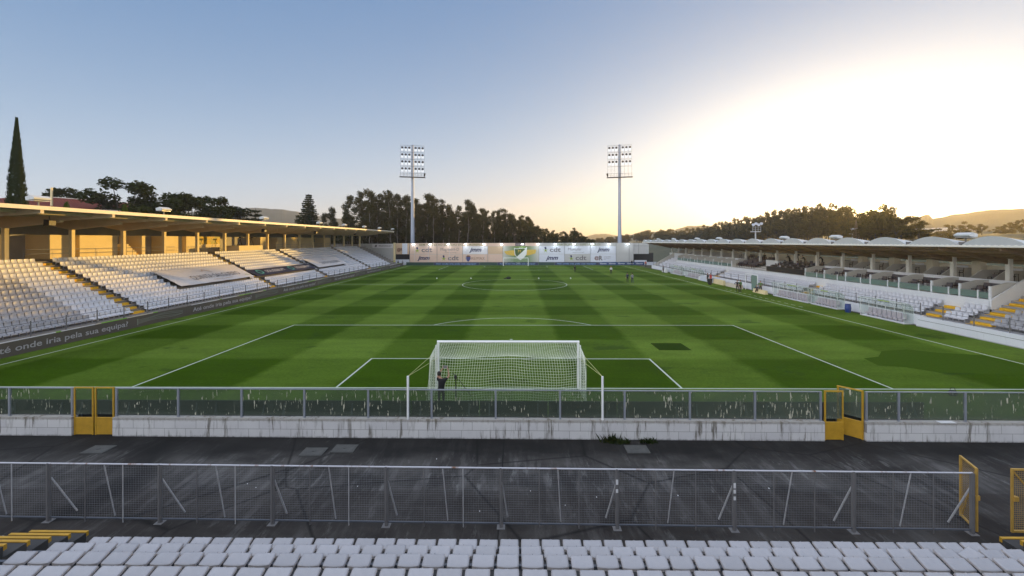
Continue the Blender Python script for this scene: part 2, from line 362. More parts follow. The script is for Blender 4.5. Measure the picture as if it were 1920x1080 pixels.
    tr = t.n.new('ShaderNodeBsdfTransparent'); tr.inputs[0].default_value = (0.80,0.86,0.82,1)
    df = t.n.new('ShaderNodeBsdfDiffuse'); gs = t.n.new('ShaderNodeBsdfGlossy'); gs.inputs['Roughness'].default_value = 0.12
    film = t.noise(1.3, 5, 0.6, vec=t.map(o, (1,1,0.6)))
    stk = t.noise(9.0, 4, 0.55, vec=t.map(o, (1.7,1,0.33))); reg = t.noise(0.9, 3, 0.5, vec=t.map(o, (1,1,1), loc=(2,0,7)))
    zz = t.sep(o)[2]
    mark = t.m_('MULTIPLY', t.ramp(stk, [(0.615,0.0),(0.65,1.0)]), t.ramp(reg, [(0.40,0.15),(0.55,1.0)]))
    gp = t.n.new('ShaderNodeNewGeometry'); wx = t.sep(gp.outputs['Position'])[0]; dirt = t.ramp(t.m_('DIVIDE', wx, 16.0, clamp=True), [(0.1,0.0),(0.7,0.24)])
    lowd = t.ramp(t.m_('SUBTRACT', zz, 0.78), [(0.0,0.22),(0.25,0.0)])
    t.set(df.inputs[0], t.mix(mark, t.mix(lowd, (0.13,0.16,0.12), (0.24,0.24,0.22)), (0.62,0.58,0.46)))
    a = t.m_('ADD', t.m_('ADD', t.m_('MULTIPLY', film, 0.32), t.m_('ADD', dirt, 0.06)), t.m_('MAXIMUM', t.m_('MULTIPLY', mark, 0.85), lowd), clamp=True)
    m1 = t.n.new('ShaderNodeMixShader'); t.l.new(a, m1.inputs[0]); t.l.new(tr.outputs[0], m1.inputs[1]); t.l.new(df.outputs[0], m1.inputs[2])
    m2 = t.n.new('ShaderNodeMixShader'); m2.inputs[0].default_value = 0.05; t.l.new(m1.outputs[0], m2.inputs[1]); t.l.new(gs.outputs[0], m2.inputs[2])
    t.l.new(m2.outputs[0], t.out.inputs[0]); M['acrylic'] = t.m
    def clear(name, col, op, rough=0.15):
        t = NT(name); tr = t.n.new('ShaderNodeBsdfTransparent'); tr.inputs[0].default_value = tuple(col)+(1,)
        df = t.n.new('ShaderNodeBsdfDiffuse'); t.set(df.inputs[0], t.mix(t.noise(3,4), tuple(c*0.6 for c in col), tuple(c*0.8 for c in col)))
        gs = t.n.new('ShaderNodeBsdfGlossy'); gs.inputs['Roughness'].default_value = rough
        m1 = t.n.new('ShaderNodeMixShader'); m1.inputs[0].default_value = op; t.l.new(tr.outputs[0], m1.inputs[1]); t.l.new(df.outputs[0], m1.inputs[2])
        m2 = t.n.new('ShaderNodeMixShader'); m2.inputs[0].default_value = 0.08; t.l.new(m1.outputs[0], m2.inputs[1]); t.l.new(gs.outputs[0], m2.inputs[2])
        t.l.new(m2.outputs[0], t.out.inputs[0]); return t.m
    M['green_glass'] = clear('green_balustrade_glass', (0.42,0.58,0.52), 0.55)
    M['polycarb'] = clear('polycarbonate', (0.84,0.90,0.86), 0.16)
    # corrugated ceiling
    t = NT('corrugated_ceiling'); o = t.obj(); s = t.sep(o)
    wv = t.m_('SINE', t.m_('MULTIPLY', s[1], 26.0))
    c = t.mix(t.ramp(t.noise(0.7,5,vec=o), [(0.35,0.0),(0.7,1.0)]), (0.24,0.13,0.045), (0.46,0.28,0.10))
    c = t.mix(t.m_('MULTIPLY', t.m_('ADD', wv, 1.0), 0.3), c, (0.06,0.035,0.02))
    M['rust_ceiling'] = t.done(c, 0.45, 0.2)
    t = NT('grey_corrugated'); s = t.sep(t.obj()); wv = t.m_('SINE', t.m_('MULTIPLY', s[1], 20.0))
    M['left_ceiling'] = t.done(t.mix(t.m_('MULTIPLY', t.m_('ADD', wv, 1.0), 0.5), (0.16,0.14,0.11), (0.30,0.26,0.20)), 0.6)
    t = NT('vault_sheet'); s = t.sep(t.obj())
    seam = t.m_('PINGPONG', t.m_('MULTIPLY', s[0], 1.0), 0.5)
    c = t.mix(t.noise(1.2,5), (0.40,0.42,0.43), (0.54,0.56,0.56)); c = t.mix(t.ramp(seam, [(0.0,0.5),(0.03,0.0)]), c, (0.3,0.3,0.3))
    M['vault'] = t.done(c, 0.5)
    # roof tiles
    t = NT('red_roof_tiles'); s = t.sep(t.obj()); wv = t.m_('SINE', t.m_('MULTIPLY', t.m_('ADD', s[1], t.m_('MULTIPLY', s[0], 0.6)), 16.0))
    c = t.mix(t.noise(2,5), (0.13,0.034,0.022), (0.20,0.06,0.038)); c = t.mix(t.m_('MULTIPLY', t.m_('ADD', wv, 1.0), 0.42), c, (0.09,0.03,0.03))
    t.b.inputs['Specular IOR Level'].default_value = 0.05; M['tiles'] = t.done(c, 0.9)
    # foliage / bark
    def leaf(name, c0, c1, trans=0.35):
        t = NT(name); oi = t.n.new('ShaderNodeObjectInfo')
        c = t.mix(t.noise(0.7, 3), c0, c1); c = t.mix(1.0, c, t.ramp(oi.outputs['Random'], [(0,(0.75,0.78,0.8)),(1,(1.2,1.12,1.0))]), 'MULTIPLY')
        df = t.n.new('ShaderNodeBsdfDiffuse'); tl = t.n.new('ShaderNodeBsdfTranslucent'); t.l.new(c, df.inputs[0])
        t.l.new(t.mix(1.0, c, (1.5,1.3,0.6), 'MULTIPLY'), tl.inputs[0])
        mx = t.n.new('ShaderNodeMixShader'); mx.inputs[0].default_value = trans; t.l.new(df.outputs[0], mx.inputs[1]); t.l.new(tl.outputs[0], mx.inputs[2])
        t.l.new(mx.outputs[0], t.out.inputs[0]); return t.m
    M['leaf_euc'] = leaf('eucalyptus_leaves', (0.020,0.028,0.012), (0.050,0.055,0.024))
    M['leaf_pine'] = leaf('pine_needles', (0.012,0.022,0.008), (0.032,0.045,0.018), 0.2)
    M['leaf_wood'] = leaf('oak_leaves', (0.050,0.050,0.018), (0.10,0.085,0.026), 0.58)
    M['leaf_thuja'] = leaf('thuja_leaves', (0.030,0.055,0.008), (0.085,0.12,0.012), 0.3)
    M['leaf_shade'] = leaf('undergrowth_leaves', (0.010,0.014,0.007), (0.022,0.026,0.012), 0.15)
    M['bark'] = plain('pale_bark', (0.15,0.14,0.125), 0.85, 0.3, 2)
    M['bark_dark'] = plain('dark_bark', (0.045,0.038,0.03), 0.9, 0.3, 2)
    t = NT('wooded_hillside'); f = t.noise(0.02, 7, 0.7); f2 = t.noise(0.12, 5, 0.7)
    M['hill'] = t.done(t.mix(f2, t.mix(f, (0.016,0.022,0.010), (0.045,0.05,0.022)), (0.025,0.03,0.014)), 1.0)
    # printed crest backdrop: green print fading to bare panel
    t = NT('green_print_panel'); s = t.sep(t.obj()); g = t.m_('ABSOLUTE', t.m_('DIVIDE', t.m_('SUBTRACT', s[0], 0.8), 5.6))
    M['crest_back'] = t.done(t.mix(t.ramp(g, [(0.35,0.0),(0.95,1.0)]), t.mix(t.ramp(t.m_('DIVIDE', s[2], 7.0), [(0.1,0.1),(0.9,1.0)]), (0.16,0.26,0.12), (0.14,0.22,0.05)), (0.50,0.50,0.45)), 0.55)
    t = NT('lit_lamp'); t.b.inputs['Emission Color'].default_value = (0.85,0.93,1.0,1); t.b.inputs['Emission Strength'].default_value = 14.0
    M['lamp_on'] = t.done((0.9,0.9,0.9), 0.4)
    t = NT('glowing_reflector'); t.b.inputs['Emission Color'].default_value = (0.9,0.95,1.0,1); t.b.inputs['Emission Strength'].default_value = 0.15  # faint glow added to the reflectors of the unlit tower lamps
    M['reflector'] = t.done((0.85,0.86,0.88), 0.3)
build_materials()

def lettering(text, mat, parent, at, size, right=(1,0,0), up=(0,0,1), width=None, shear=0.0, fat=0.0, name='lettering', align='LEFT', depth=0.004):
    """text as a thin mesh; at = world point of the baseline start, right/up = writing directions"""
    cu = bpy.data.curves.new('letters', 'FONT'); cu.body = text; cu.size = 1.0; cu.shear = shear; cu.offset = fat; cu.extrude = 0.0
    cu.align_x = 'LEFT'; cu.resolution_u = 3
    tmp = bpy.data.objects.new('letters', cu); me0 = bpy.data.meshes.new_from_object(tmp)
    vs = [v.co.copy() for v in me0.vertices]; fs = [tuple(p.vertices) for p in me0.polygons]
    bpy.data.objects.remove(tmp); bpy.data.curves.remove(cu); bpy.data.meshes.remove(me0)
    if not vs: return None
    x0 = min(v.x for v in vs); x1 = max(v.x for v in vs); sx = size
    if width: sx = width / (x1 - x0)
    r = Vector(right).normalized(); u = Vector(up).normalized(); a = Vector(at); nrm = r.cross(u)
    mb = MB(); mb.v = [tuple(a + r*(v.x - x0)*sx + u*v.y*size + nrm*depth) for v in vs]; mb.f = fs
    return mb.build(name, mat, parent)
def poly(pts, mat, parent, name):
    mb = MB(); mb.add(pts, [tuple(range(len(pts)))]); return mb.build(name, mat, parent)

# ================================================================== SETTING
def smooth(a, b, x):
    t = max(0.0, min(1.0, (x-a)/(b-a))); return t*t*(3-2*t)
def terrain_h(x, y):
    h = -0.06
    h += 7.0 * smooth(-56, -66, x) * smooth(-40, 10, y)                  # bank with the house behind the left stand
    h += 7.5 * smooth(62, 118, x) * smooth(20, 90, y) * (1 - 0.35*smooth(185, 320, y))   # wooded slope on the right
    h += 5.0 * smooth(150, 260, x)
    if h > 0.5: h += mnoise.noise(Vector((x*0.03, y*0.03, 0))) * 1.2
    return h
def build_terrain():
    xs = [-1500,-1200,-800,-400,-200,-130] + list(range(-100, 401, 10)) + [450,600,900,1100]
    ys = [-280,-150] + list(range(-100, 451, 10)) + [500,700,1100,1400]
    mb = MB(); mb.v = [(x, y, terrain_h(x, y)) for y in ys for x in xs]; n = len(xs)
    mb.f = [(j*n+i, j*n+i+1, (j+1)*n+i+1, (j+1)*n+i) for j in range(len(ys)-1) for i in range(n-1)]
    tag(mb.build('ground', M['ground'], smooth=True), kind='structure')
build_terrain()
tag(B(-34.0, 36.45, -4.9, 109.5, -0.05, 0.0).build('pitch', M['grass']), kind='structure')
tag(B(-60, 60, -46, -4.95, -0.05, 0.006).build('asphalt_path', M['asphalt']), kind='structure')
def pitch_lines():
    mb = MB(); Z0, Z1 = 0.001, 0.005; w = 0.052; HW = 32.2
    def r(x0,x1,y0,y1): mb.box(x0,x1,y0,y1,Z0,Z1)
    for y in (0, 105): r(-HW-w, HW+w, y-w, y+w)
    r(-HW, HW, 52.5-w, 52.5+w)
    for sx in (-1, 1): r(sx*HW-w, sx*HW+w, w, 52.5-w); r(sx*HW-w, sx*HW+w, 52.5+w, 105-w)
    for y0, s in ((0, 1), (105, -1)):
        for hw, dp in ((20.16, 16.5), (9.16, 5.5)):
            ya, yb = sorted((y0+s*w, y0+s*dp))
            for sx in (-1, 1): r(sx*hw-w, sx*hw+w, ya, yb)
            y1, y2 = sorted((y0+s*dp, y0+s*(dp+2*w)))
            r(-hw-w, hw+w, y1, y2)
    def arc(cx, cy, R_, a0, a1, n):
        for k in range(n):
            p = [a0+(a1-a0)*q/n for q in (k, k+1)]
            v = [(cx+math.cos(t)*rr, cy+math.sin(t)*rr, Z1) for t in p for rr in (R_-w, R_+w)]
            mb.add([v[0], v[1], v[3], v[2]], [(0,1,2,3)])
    arc(0, 52.5, 9.15, 0, 2*math.pi, 72)
    arc(0, 11, 9.15, R(37.2), R(142.8), 24); arc(0, 94, 9.15, R(217.2), R(322.8), 24)
    mb.ball((0,11,0.0), 0.13, 10, 4, (1,1,0.03))
    # short dashes outside the touchline at the technical areas
    for k in range(14):
        y = 27 + k*1.35; r(33.4, 33.5, y, y+0.7)
    tag(mb.build('pitch_markings', M['line']), kind='structure')
pitch_lines()
tag(B(10.55,12.85,7.75,9.85,0.0005,0.003).build('dark_grass_patch', M['dark_grass_patch']), kind='structure')

tag(MB().prism([(23.3,5.8),(24.6,6.2),(26.0,7.6),(28.2,8.1),(29.5,7.2),(31.9,6.6),(32.1,5.0),(31.4,3.2),(30.0,2.5),(25.3,2.8),(24.2,3.9),(22.9,4.2)], 'z', 0.0004, 0.0022).build('dark_grass_patch', M['turf_dark']), kind='structure')  # irregular sheet of darker green laid on the grass

# hills
def ridge(name, pts, depth, foot, seed, jag, k_=1.0):
    """pts: crest points (x, y, z); the slope falls towards the stadium and away from it"""
    pts = [(CAM.x+(p[0]-CAM.x)*k_, CAM.y+(p[1]-CAM.y)*k_, CAM.z+(p[2]-CAM.z)*k_) for p in pts]; depth *= k_; jag *= k_
    mb = MB(); cre = []
    for (a, b) in zip(pts[:-1], pts[1:]):
        L = math.dist(a[:2], b[:2]); n = max(2, int(L/(jag*1.5)))
        for k in range(n):
            t = k/n; cre.append([a[i]+(b[i]-a[i])*t for i in range(3)])
    cre.append(list(pts[-1])); rows = 7; vs = []
    for i, p in enumerate(cre):
        d = Vector((p[0]-CAM.x, p[1]-CAM.y, 0)).normalized()
        nz = mnoise.noise(Vector((i*0.37, seed, 0)))*jag*0.55 + mnoise.noise(Vector((i*0.06, seed+9, 0)))*jag*0.9
        for j in range(rows):
            t = j/(rows-1)
            z = foot + (p[2]+nz-foot)*(math.sin(t*math.pi/2)**1.2) + (mnoise.noise(Vector((i*0.3, j*0.8, seed)))*jag*0.5 if 0 < j < rows-1 else 0)
            q = Vector((p[0], p[1], 0)) - d*depth*(1-t); vs.append((q.x, q.y, z))
        q = Vector((p[0], p[1], 0)) + d*depth; vs.append((q.x, q.y, foot))
    R_ = rows+1; mb.v = vs
    mb.f = [(i*R_+j, (i+1)*R_+j, (i+1)*R_+j+1, i*R_+j+1) for i in range(len(cre)-1) for j in range(R_-1)]
    tag(mb.build(name, M['hill']), kind='structure')
ridge('hill', [(-3200,900,60),(-1747,1903,131),(-1549,2066,151),(-1459,2130,168),(-1381,2181,180),(-1278,2243,173),(-1189,2290,159),(-994,2381,129),(-663,2492,77),(-227,2568,40),(98,2577,14)], 500, -5, 1, 7, 0.5)
ridge('hill', [(180,2570,0),(292,2562,8),(402,2547,26),(464,2537,41),(526,2525,42),(571,2515,33),(631,2501,27),(991,2382,11)], 300, -5, 2, 4, 0.5)
ridge('hill', [(200,1060,2),(229,1054,8),(261,1047,15),(304,1036,21),(352,1021,29),(380,1011,31),(407,1000,41),(440,987,40),(480,968,37),(538,938,30),(700,900,28)], 200, -2, 3, 4.5)
ridge('hill', [(560,800,18),(616,767,26),(665,726,41),(680,712,43),(690,703,49),(692,700,49),(696,697,42),(700,693,43),(711,682,47),(723,670,49),(738,653,52),(759,630,53),(798,582,53),(851,504,51),(900,350,40),(900,200,20)], 260, -2, 4, 2.6)

# ================================================================== NEAR WALL, GLASS SCREEN, GATES
def wy(x): return -5.75 - 0.0065*x            # the wall runs very slightly askew to the goal line
WTOP = 0.75
def wall_run(x0, x1, label):
    o = MB()
    n = max(1, int((x1-x0)/2))
    th = 0.26
    o.add([(x0-x0,0,0),(x1-x0,wy(x1)-wy(x0),0),(x1-x0,wy(x1)-wy(x0)+th,0),(0,th,0),(0,0,WTOP),(x1-x0,wy(x1)-wy(x0),WTOP),(x1-x0,wy(x1)-wy(x0)+th,WTOP),(0,th,WTOP)],
          [(0,3,2,1),(4,5,6,7),(0,1,5,4),(1,2,6,5),(2,3,7,6),(3,0,4,7)])
    w = o.build('boundary_wall', M['blockwall'], None); w.location = (x0, wy(x0), 0)
    tag(w, label, 'wall', 'low walls between the asphalt and the pitch')
wall_run(-32, -17.42, 'low white block wall left of the closed yellow double gate, glass screen on top')
wall_run(-15.74, 12.42, 'long low white block wall with dark drip stains behind the near goal')
wall_run(14.02, 32, 'low white block wall right of the open yellow gate with papers lying on it')
GT = 1.89
def glass_run(posts, x0, x1, label):
    root = empty('glass_screen', (x0, wy(x0)+0.13, 0), label, 'screen', 'glass screens on the low wall')
    for x in posts:
        B(x-0.035, x+0.035, wy(x)+0.09, wy(x)+0.17, WTOP, GT).build('post', M['steel'], root)
    xs = sorted(set([x0] + [p for p in posts if x0 < p < x1] + [x1]))
    for a, b in zip(xs[:-1], xs[1:]):
        if b-a < 0.3: continue
        ya, yb = wy(a)+0.13, wy(b)+0.13; a2, b2 = a+0.045, b-0.045
        mb = MB(); mb.add([(a2,ya-0.004,0.83),(b2,yb-0.004,0.83),(b2,yb+0.004,0.83),(a2,ya+0.004,0.83),(a2,ya-0.004,GT-0.03),(b2,yb-0.004,GT-0.03),(b2,yb+0.004,GT-0.03),(a2,ya+0.004,GT-0.03)],
              [(0,3,2,1),(4,5,6,7),(0,1,5,4),(1,2,6,5),(2,3,7,6),(3,0,4,7)])
        mb.build('glass_pane', M['acrylic'], root)
    MB().bar((x0, wy(x0)+0.13, GT), (x1, wy(x1)+0.13, GT), 0.05, 0.035).build('top_rail', M['steel'], root)
    MB().bar((x0, wy(x0)+0.13, 0.82), (x1, wy(x1)+0.13, 0.82), 0.02, 0.012).build('bottom_rail', M['black'], root)
glass_run([-30.2,-27.7,-25.15,-22.6,-20.1,-17.5], -31.5, -17.46, 'dirty glass screen left of the closed yellow double gate')
glass_run([-15.68,-13.15,-10.57,-8.03,-5.46,-2.92,-0.37,2.18,4.72,7.27,9.8,12.34], -15.72, 12.38, 'long streaked glass screen behind the near goal')
glass_run([14.1,15.34,17.88,20.4,22.9,25.4,28], 14.06, 31, 'streaked glass screen right of the open yellow gate')
def gate_leaf(name, a, b, label, group):
    """yellow leaf: sheet panel below, dirty glass above; a = hinge (x, y), b = free edge"""
    g = empty(name, (a[0], a[1], 0), label, 'gate', group)
    A = Vector((a[0], a[1], 0)); D = Vector((b[0], b[1], 0))-A; L = D.length; d = D.normalized()
    def P(t, z): return A + d*t + Vector((0,0,z))
    MB().bar(P(0.04,0.36), P(L-0.04,0.36), 0.03, 0.64).build('panel', M['yellow'], g)
    f = MB()
    for t in (0.03, L-0.03): f.bar(P(t,0.02), P(t,1.92), 0.05)
    for z in (0.70, 1.92): f.bar(P(0,z), P(L,z), 0.045)
    f.build('frame', M['yellow'], g)
    MB().bar(P(0.06,1.36), P(L-0.06,1.36), 0.01, 1.02).build('glass_pane', M['acrylic'], g)
    return g
yl = wy(-16.5)+0.10; yr = wy(13.2)+0.10
G2 = 'yellow gate leaves in the low wall'
gate_leaf('gate', (-17.40, yl), (-16.60, yl), 'closed yellow gate leaf beside the left wall end, first of the pair', G2)
gate_leaf('gate', (-15.76, yl), (-16.54, yl), 'closed yellow gate leaf on the right of the left gateway', G2)
gate_leaf('gate', (12.46, yr), (13.20, yr), 'closed yellow gate leaf beside the standing open one', G2)
gate_leaf('gate', (13.98, yr), (13.42, yr+0.62), 'yellow gate leaf swung open towards the pitch', G2)
# papers on the wall
for i, (x, rz) in enumerate(((16.95, 0.2), (17.25, -0.3))):
    tag(B(-0.15,0.15,-0.105,0.105,0,0.012).build('paper_sheet', M['white']), ['white sheets lying on the wall top, left bundle', 'white sheets lying on the wall top beside a glass post'][i], 'paper').location = (x, wy(x)+0.06, WTOP+0.002)

# back of the advertising boards behind the near goal
def near_boards():
    x = -33.0; k = 0
    while x < 17.2:
        w = min(2.9, 17.45-x)
        root = empty('advertising_board', (x, -4.55, 0), 'dark back of the ' + ORD[k] + ' advertising board from the left behind the near goal line', 'advertising board', 'advertising boards behind the near goal')
        B(x, x+w-0.03, -4.55, -4.50, 0.06, 1.04).build('panel', M['board_back'], root)
        s = MB()
        for xx in (x+0.4, x+w-0.45):
            s.bar((xx, -4.57, 0.95), (xx, -4.57, 0.0), 0.04); s.bar((xx, -4.57, 0.80), (xx, -4.92, 0.02), 0.035); s.bar((xx, -4.57, 0.02), (xx, -4.95, 0.02), 0.035)
        s.build('stand_bracket', M['dark_steel'], root)
        x += w; k += 1
t = NT('board_back_grey'); M['board_back'] = t.done(t.mix(t.noise(1.2,5), (0.008,0.010,0.011), (0.022,0.026,0.027)), 0.6)
near_boards()

# manhole lids
for x, y, l in ((-15.2,-6.75,'pale square concrete drain cover by the closed yellow gate'),(-7.05,-6.85,'grey square drain cover at the wall foot, left of its twin'),(-6.0,-6.6,'grey square drain cover at the wall foot, right of its twin'),(4.95,-6.55,'concrete drain slab with weeds at the wall foot')):
    b = B(-0.42,0.42,-0.3,0.3,0,0.03); b.box(-0.36,0.36,-0.24,0.24,0.03,0.036); b.box(-0.05,0.05,-0.04,0.04,0.036,0.05)
    o = tag(b.build('drain_cover', M['lid']), l, 'drain cover', 'drain covers in the asphalt'); o.location = (x, y, 0.006)
def weeds(x, y, n, h, label):
    mb = MB(); rnd = random.Random(int(x*100))
    for k in range(n):
        a = rnd.uniform(0, 6.28); r = rnd.uniform(0, 0.28); px, py = r*math.cos(a)*1.4, r*math.sin(a)*0.5; hh = h*rnd.uniform(0.4, 1)
        dx, dy = rnd.uniform(-.12,.12), rnd.uniform(-.12,.12); w = rnd.uniform(.015,.035)
        mb.add([(px-w,py,0),(px+w,py,0),(px+dx+w,py+dy,hh*0.6),(px+dx*1.8,py+dy*1.8,hh)], [(0,1,2,3)])
    o = tag(mb.build('weed', M['leaf_pine']), label, 'weed', 'weeds at the wall foot'); o.location = (x, y, 0.006)
weeds(4.05, -5.98, 70, 0.34, 'tuft of weeds at the wall foot left of the drain slab')
weeds(4.5, -6.05, 60, 0.16, 'low weeds growing just left of the drain slab')
weeds(5.6, -6.0, 60, 0.18, 'low weeds growing just right of the drain slab')

# ================================================================== NEAR MESH FENCE
def mesh_fence():
    px = [-18.95,-15.8,-12.62,-9.44,-6.27,-3.10,0.05,3.20,6.34,9.50,12.60]
    def fy(x): return -10.87 - 0.0103*x
    root = empty('mesh_fence', (0.0, -10.87, 0), 'grey welded mesh fence with leaning braces across the asphalt', 'fence')
    for i, x in enumerate(px):
        y = fy(x); p = B(x-0.045, x+0.010, y-0.04, y+0.04, 0, 1.63); p.box(x+0.018, x+0.040, y-0.03, y+0.03, 0, 1.60)
        p.box(x-0.12, x+0.10, y-0.1, y+0.1, 0, 0.015)
        po = p.build('post', M['lead'], root)
        if x in (3.20, 6.34):
            for z in (1.30, 1.08) if x < 5 else (1.24, 1.10, 0.92):
                B(x-0.05, x+0.012, y-0.056, y-0.051, z-0.07, z+0.07 if z > 1.2 else z+0.03).build('sticker', M['white'], po)
        s = 1 if x < 2 else -1
        MB().tube((x+0.02*s, y+0.04, 1.20), (x+(0.36 if x < -8 else 0.16 if x < 2 else -0.22), y+0.42, 0.03), 0.024, n=6).build('brace', M['brace'], root)
    for x0, x1 in zip(px[:-1], px[1:]):
        a, b = x0+0.06, x1-0.07; L = b-a; mb = MB(); r = 0.0015
        nx = int(L/0.068); nz = 23
        for k in range(nx+1):
            x = a+L*k/nx; y = fy(x); j = mnoise.noise(Vector((x*0.7, 3, 0)))*0.02
            mb.tube((x, y, 0.14), (x, y+j, 1.60), r, n=3, cap=False)
        for k in range(nz+1):
            z = 0.14 + 1.45*k/nz; rr = r*(1.5 if k % 6 == 0 else 1.15)
            for q in range(3):
                xa, xb = a+L*q/3, a+L*(q+1)/3
                mb.tube((xa, fy(xa)+mnoise.noise(Vector((xa, k*0.3, 1)))*0.012, z), (xb, fy(xb)+mnoise.noise(Vector((xb, k*0.3, 1)))*0.012, z), rr, n=3, cap=False)
        mb.build('wire_mesh', M['wire'], root)
        MB().tube((x0, fy(x0), 1.62), (x1, fy(x1), 1.62), 0.02, n=6).build('top_rail', M['rail_rust'], root)
        MB().bar((x0, fy(x0), 0.11), (x1, fy(x1), 0.11), 0.03, 0.03).build('bottom_rail', M['dark_steel'], root)
        for f_, lean in ((0.33, 0), (0.67, 0)):
            x = x0+(x1-x0)*f_; MB().tube((x, fy(x)-0.012, 0.0), (x+random.uniform(-.008,.008), fy(x)-0.012, 1.60), 0.014, n=5).build('upright', M['brace'] if x0 < -3 and f_ > .5 else M['lead'], root)
        x = x0+(x1-x0)*0.49; s = 1 if x < 2 else -1
        MB().tube((x, fy(x)+0.02, 1.60), (x+s*0.10, fy(x)+0.24, 0.02), 0.017, n=5).build('prop', M['brace'], root)
t = NT('fence_wire'); M['wire'] = t.done(t.mix(t.noise(2,4), (0.10,0.105,0.12), (0.26,0.27,0.30)), 0.5, 0.3)
t = NT('rusting_rail'); rn = t.noise(2.2, 6, 0.7, vec=t.map(t.obj(), (1.0,0.2,0.2))); M['rail_rust'] = t.done(t.mix(t.ramp(rn, [(0.56,0.0),(0.66,1.0)]), (0.50,0.50,0.54), (0.20,0.09,0.04)), 0.5)
mesh_fence()
def mesh_gate(a, b, label):
    g = empty('mesh_gate', (a[0], a[1], 0), label, 'gate', 'yellow mesh gates at the fence end')
    A = Vector((a[0], a[1], 0)); D = Vector((b[0], b[1], 0))-A; L = D.length; d = D.normalized()
    def P(t, z): return A + d*t + Vector((0,0,z))
    f = MB()
    for t_ in (0.02, L-0.02): f.bar(P(t_,0.05), P(t_,1.72), 0.045)
    for z in (0.08, 1.72): f.bar(P(0,z), P(L,z), 0.045)
    f.build('frame', M['gold_frame'], g)
    MB().bar(P(0.04,1.68), P(L*0.9,0.12), 0.03).build('brace', M['gold_frame'], g)
    w = MB()
    for k in range(1, int(L/0.05)): w.tube(P(k*0.05,0.1), P(k*0.05,1.7), 0.003, n=3, cap=False)
    for k in range(1, 32): w.tube(P(0.03,0.08+k*0.052), P(L-0.03,0.08+k*0.052), 0.003, n=3, cap=False)
    w.build('wire_mesh', M['gold_frame'], g)
    MB().box(*(lambda q: (q.x-0.06,q.x+0.06,q.y-0.05,q.y+0.05,q.z-0.06,q.z+0.06))(P(L*0.06,0.95))).build('lock', M['gold_frame'], g)
mesh_gate((12.72, -11.0), (13.0, -10.30), 'yellow mesh gate leaf swung open beside the last fence post')
mesh_gate((13.62, -11.0), (15.1, -11.05), 'yellow mesh gate leaf cut by the right picture edge')
def litter():
    rnd = random.Random(4); sp = [(-8.2,-8.9),(-7.8,-9.1),(-2.4,-7.3),(0.9,-9.2),(1.9,-9.9),(2.9,-9.5),(3.9,-11.6),(7.4,-11.7),(8.4,-9.0),(-0.6,-10.2),(5.4,-9.4),(-4.6,-9.0)]
    for i, (x, y) in enumerate(sp):
        mb = MB(); r = rnd.uniform(.012,.026); mb.ball((0,0,r*.5), r, 6, 4, (1,1.4,.5))
        o = tag(mb.build('litter_scrap', M['white']), 'tiny pale scrap of litter lying on the asphalt', 'litter', 'scraps of litter on the asphalt'); o.location = (x, y, 0.006)
litter()

# ================================================================== NEAR TERRACE AND SEATS
ROWS = [(-12.14,.58),(-13.02,1.06),(-13.74,1.40),(-14.96,2.05),(-15.85,2.50),(-16.75,2.95)]     # far edge of the pads: y, z
def near_terrace():
    root = empty('terrace', (0, -12.4, 0), 'dark concrete terrace steps carrying the nearest rows of seats', 'terrace')
    mb = MB()
    for j in range(1, 12):
        y1, z1 = (ROWS[j][0]+0.10, ROWS[j][1]-0.44) if j < 6 else (-16.65-0.9*(j-5), 2.51+0.45*(j-5))
        mb.box(-30, 30, y1-(0.9 if j > 4 else ROWS[j][0]-ROWS[j+1][0]) if j < 11 else y1-3, y1, 0.0, z1)
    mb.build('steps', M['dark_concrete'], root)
    for y, z in ROWS: MB().box(-29, 29, y-0.20, y-0.14, z-0.16, z-0.09).build('seat_beam', M['dark_steel'], root)
near_terrace()
def stair_boards(x0, x1, label):
    root = empty('aisle_steps', ((x0+x1)/2, -12.3, 0), label, 'steps', 'yellow edged aisle steps of the near terrace')
    for k in range(7):
        z = 0.50+0.225*k; y = -11.92-0.43*k
        B(x0, x1, y-0.43, y, 0.0, z).build('step', M['dark_concrete'], root)
        B(x0, x1, y+0.002, y+0.07, z-0.09, z+0.02).build('yellow_edge', M['yellow'], root)
stair_boards(-11.82, -10.35, 'yellow edged aisle steps at the lower left picture corner')
stair_boards(12.35, 13.8, 'yellow edged aisle steps at the right end of the nearest seats')
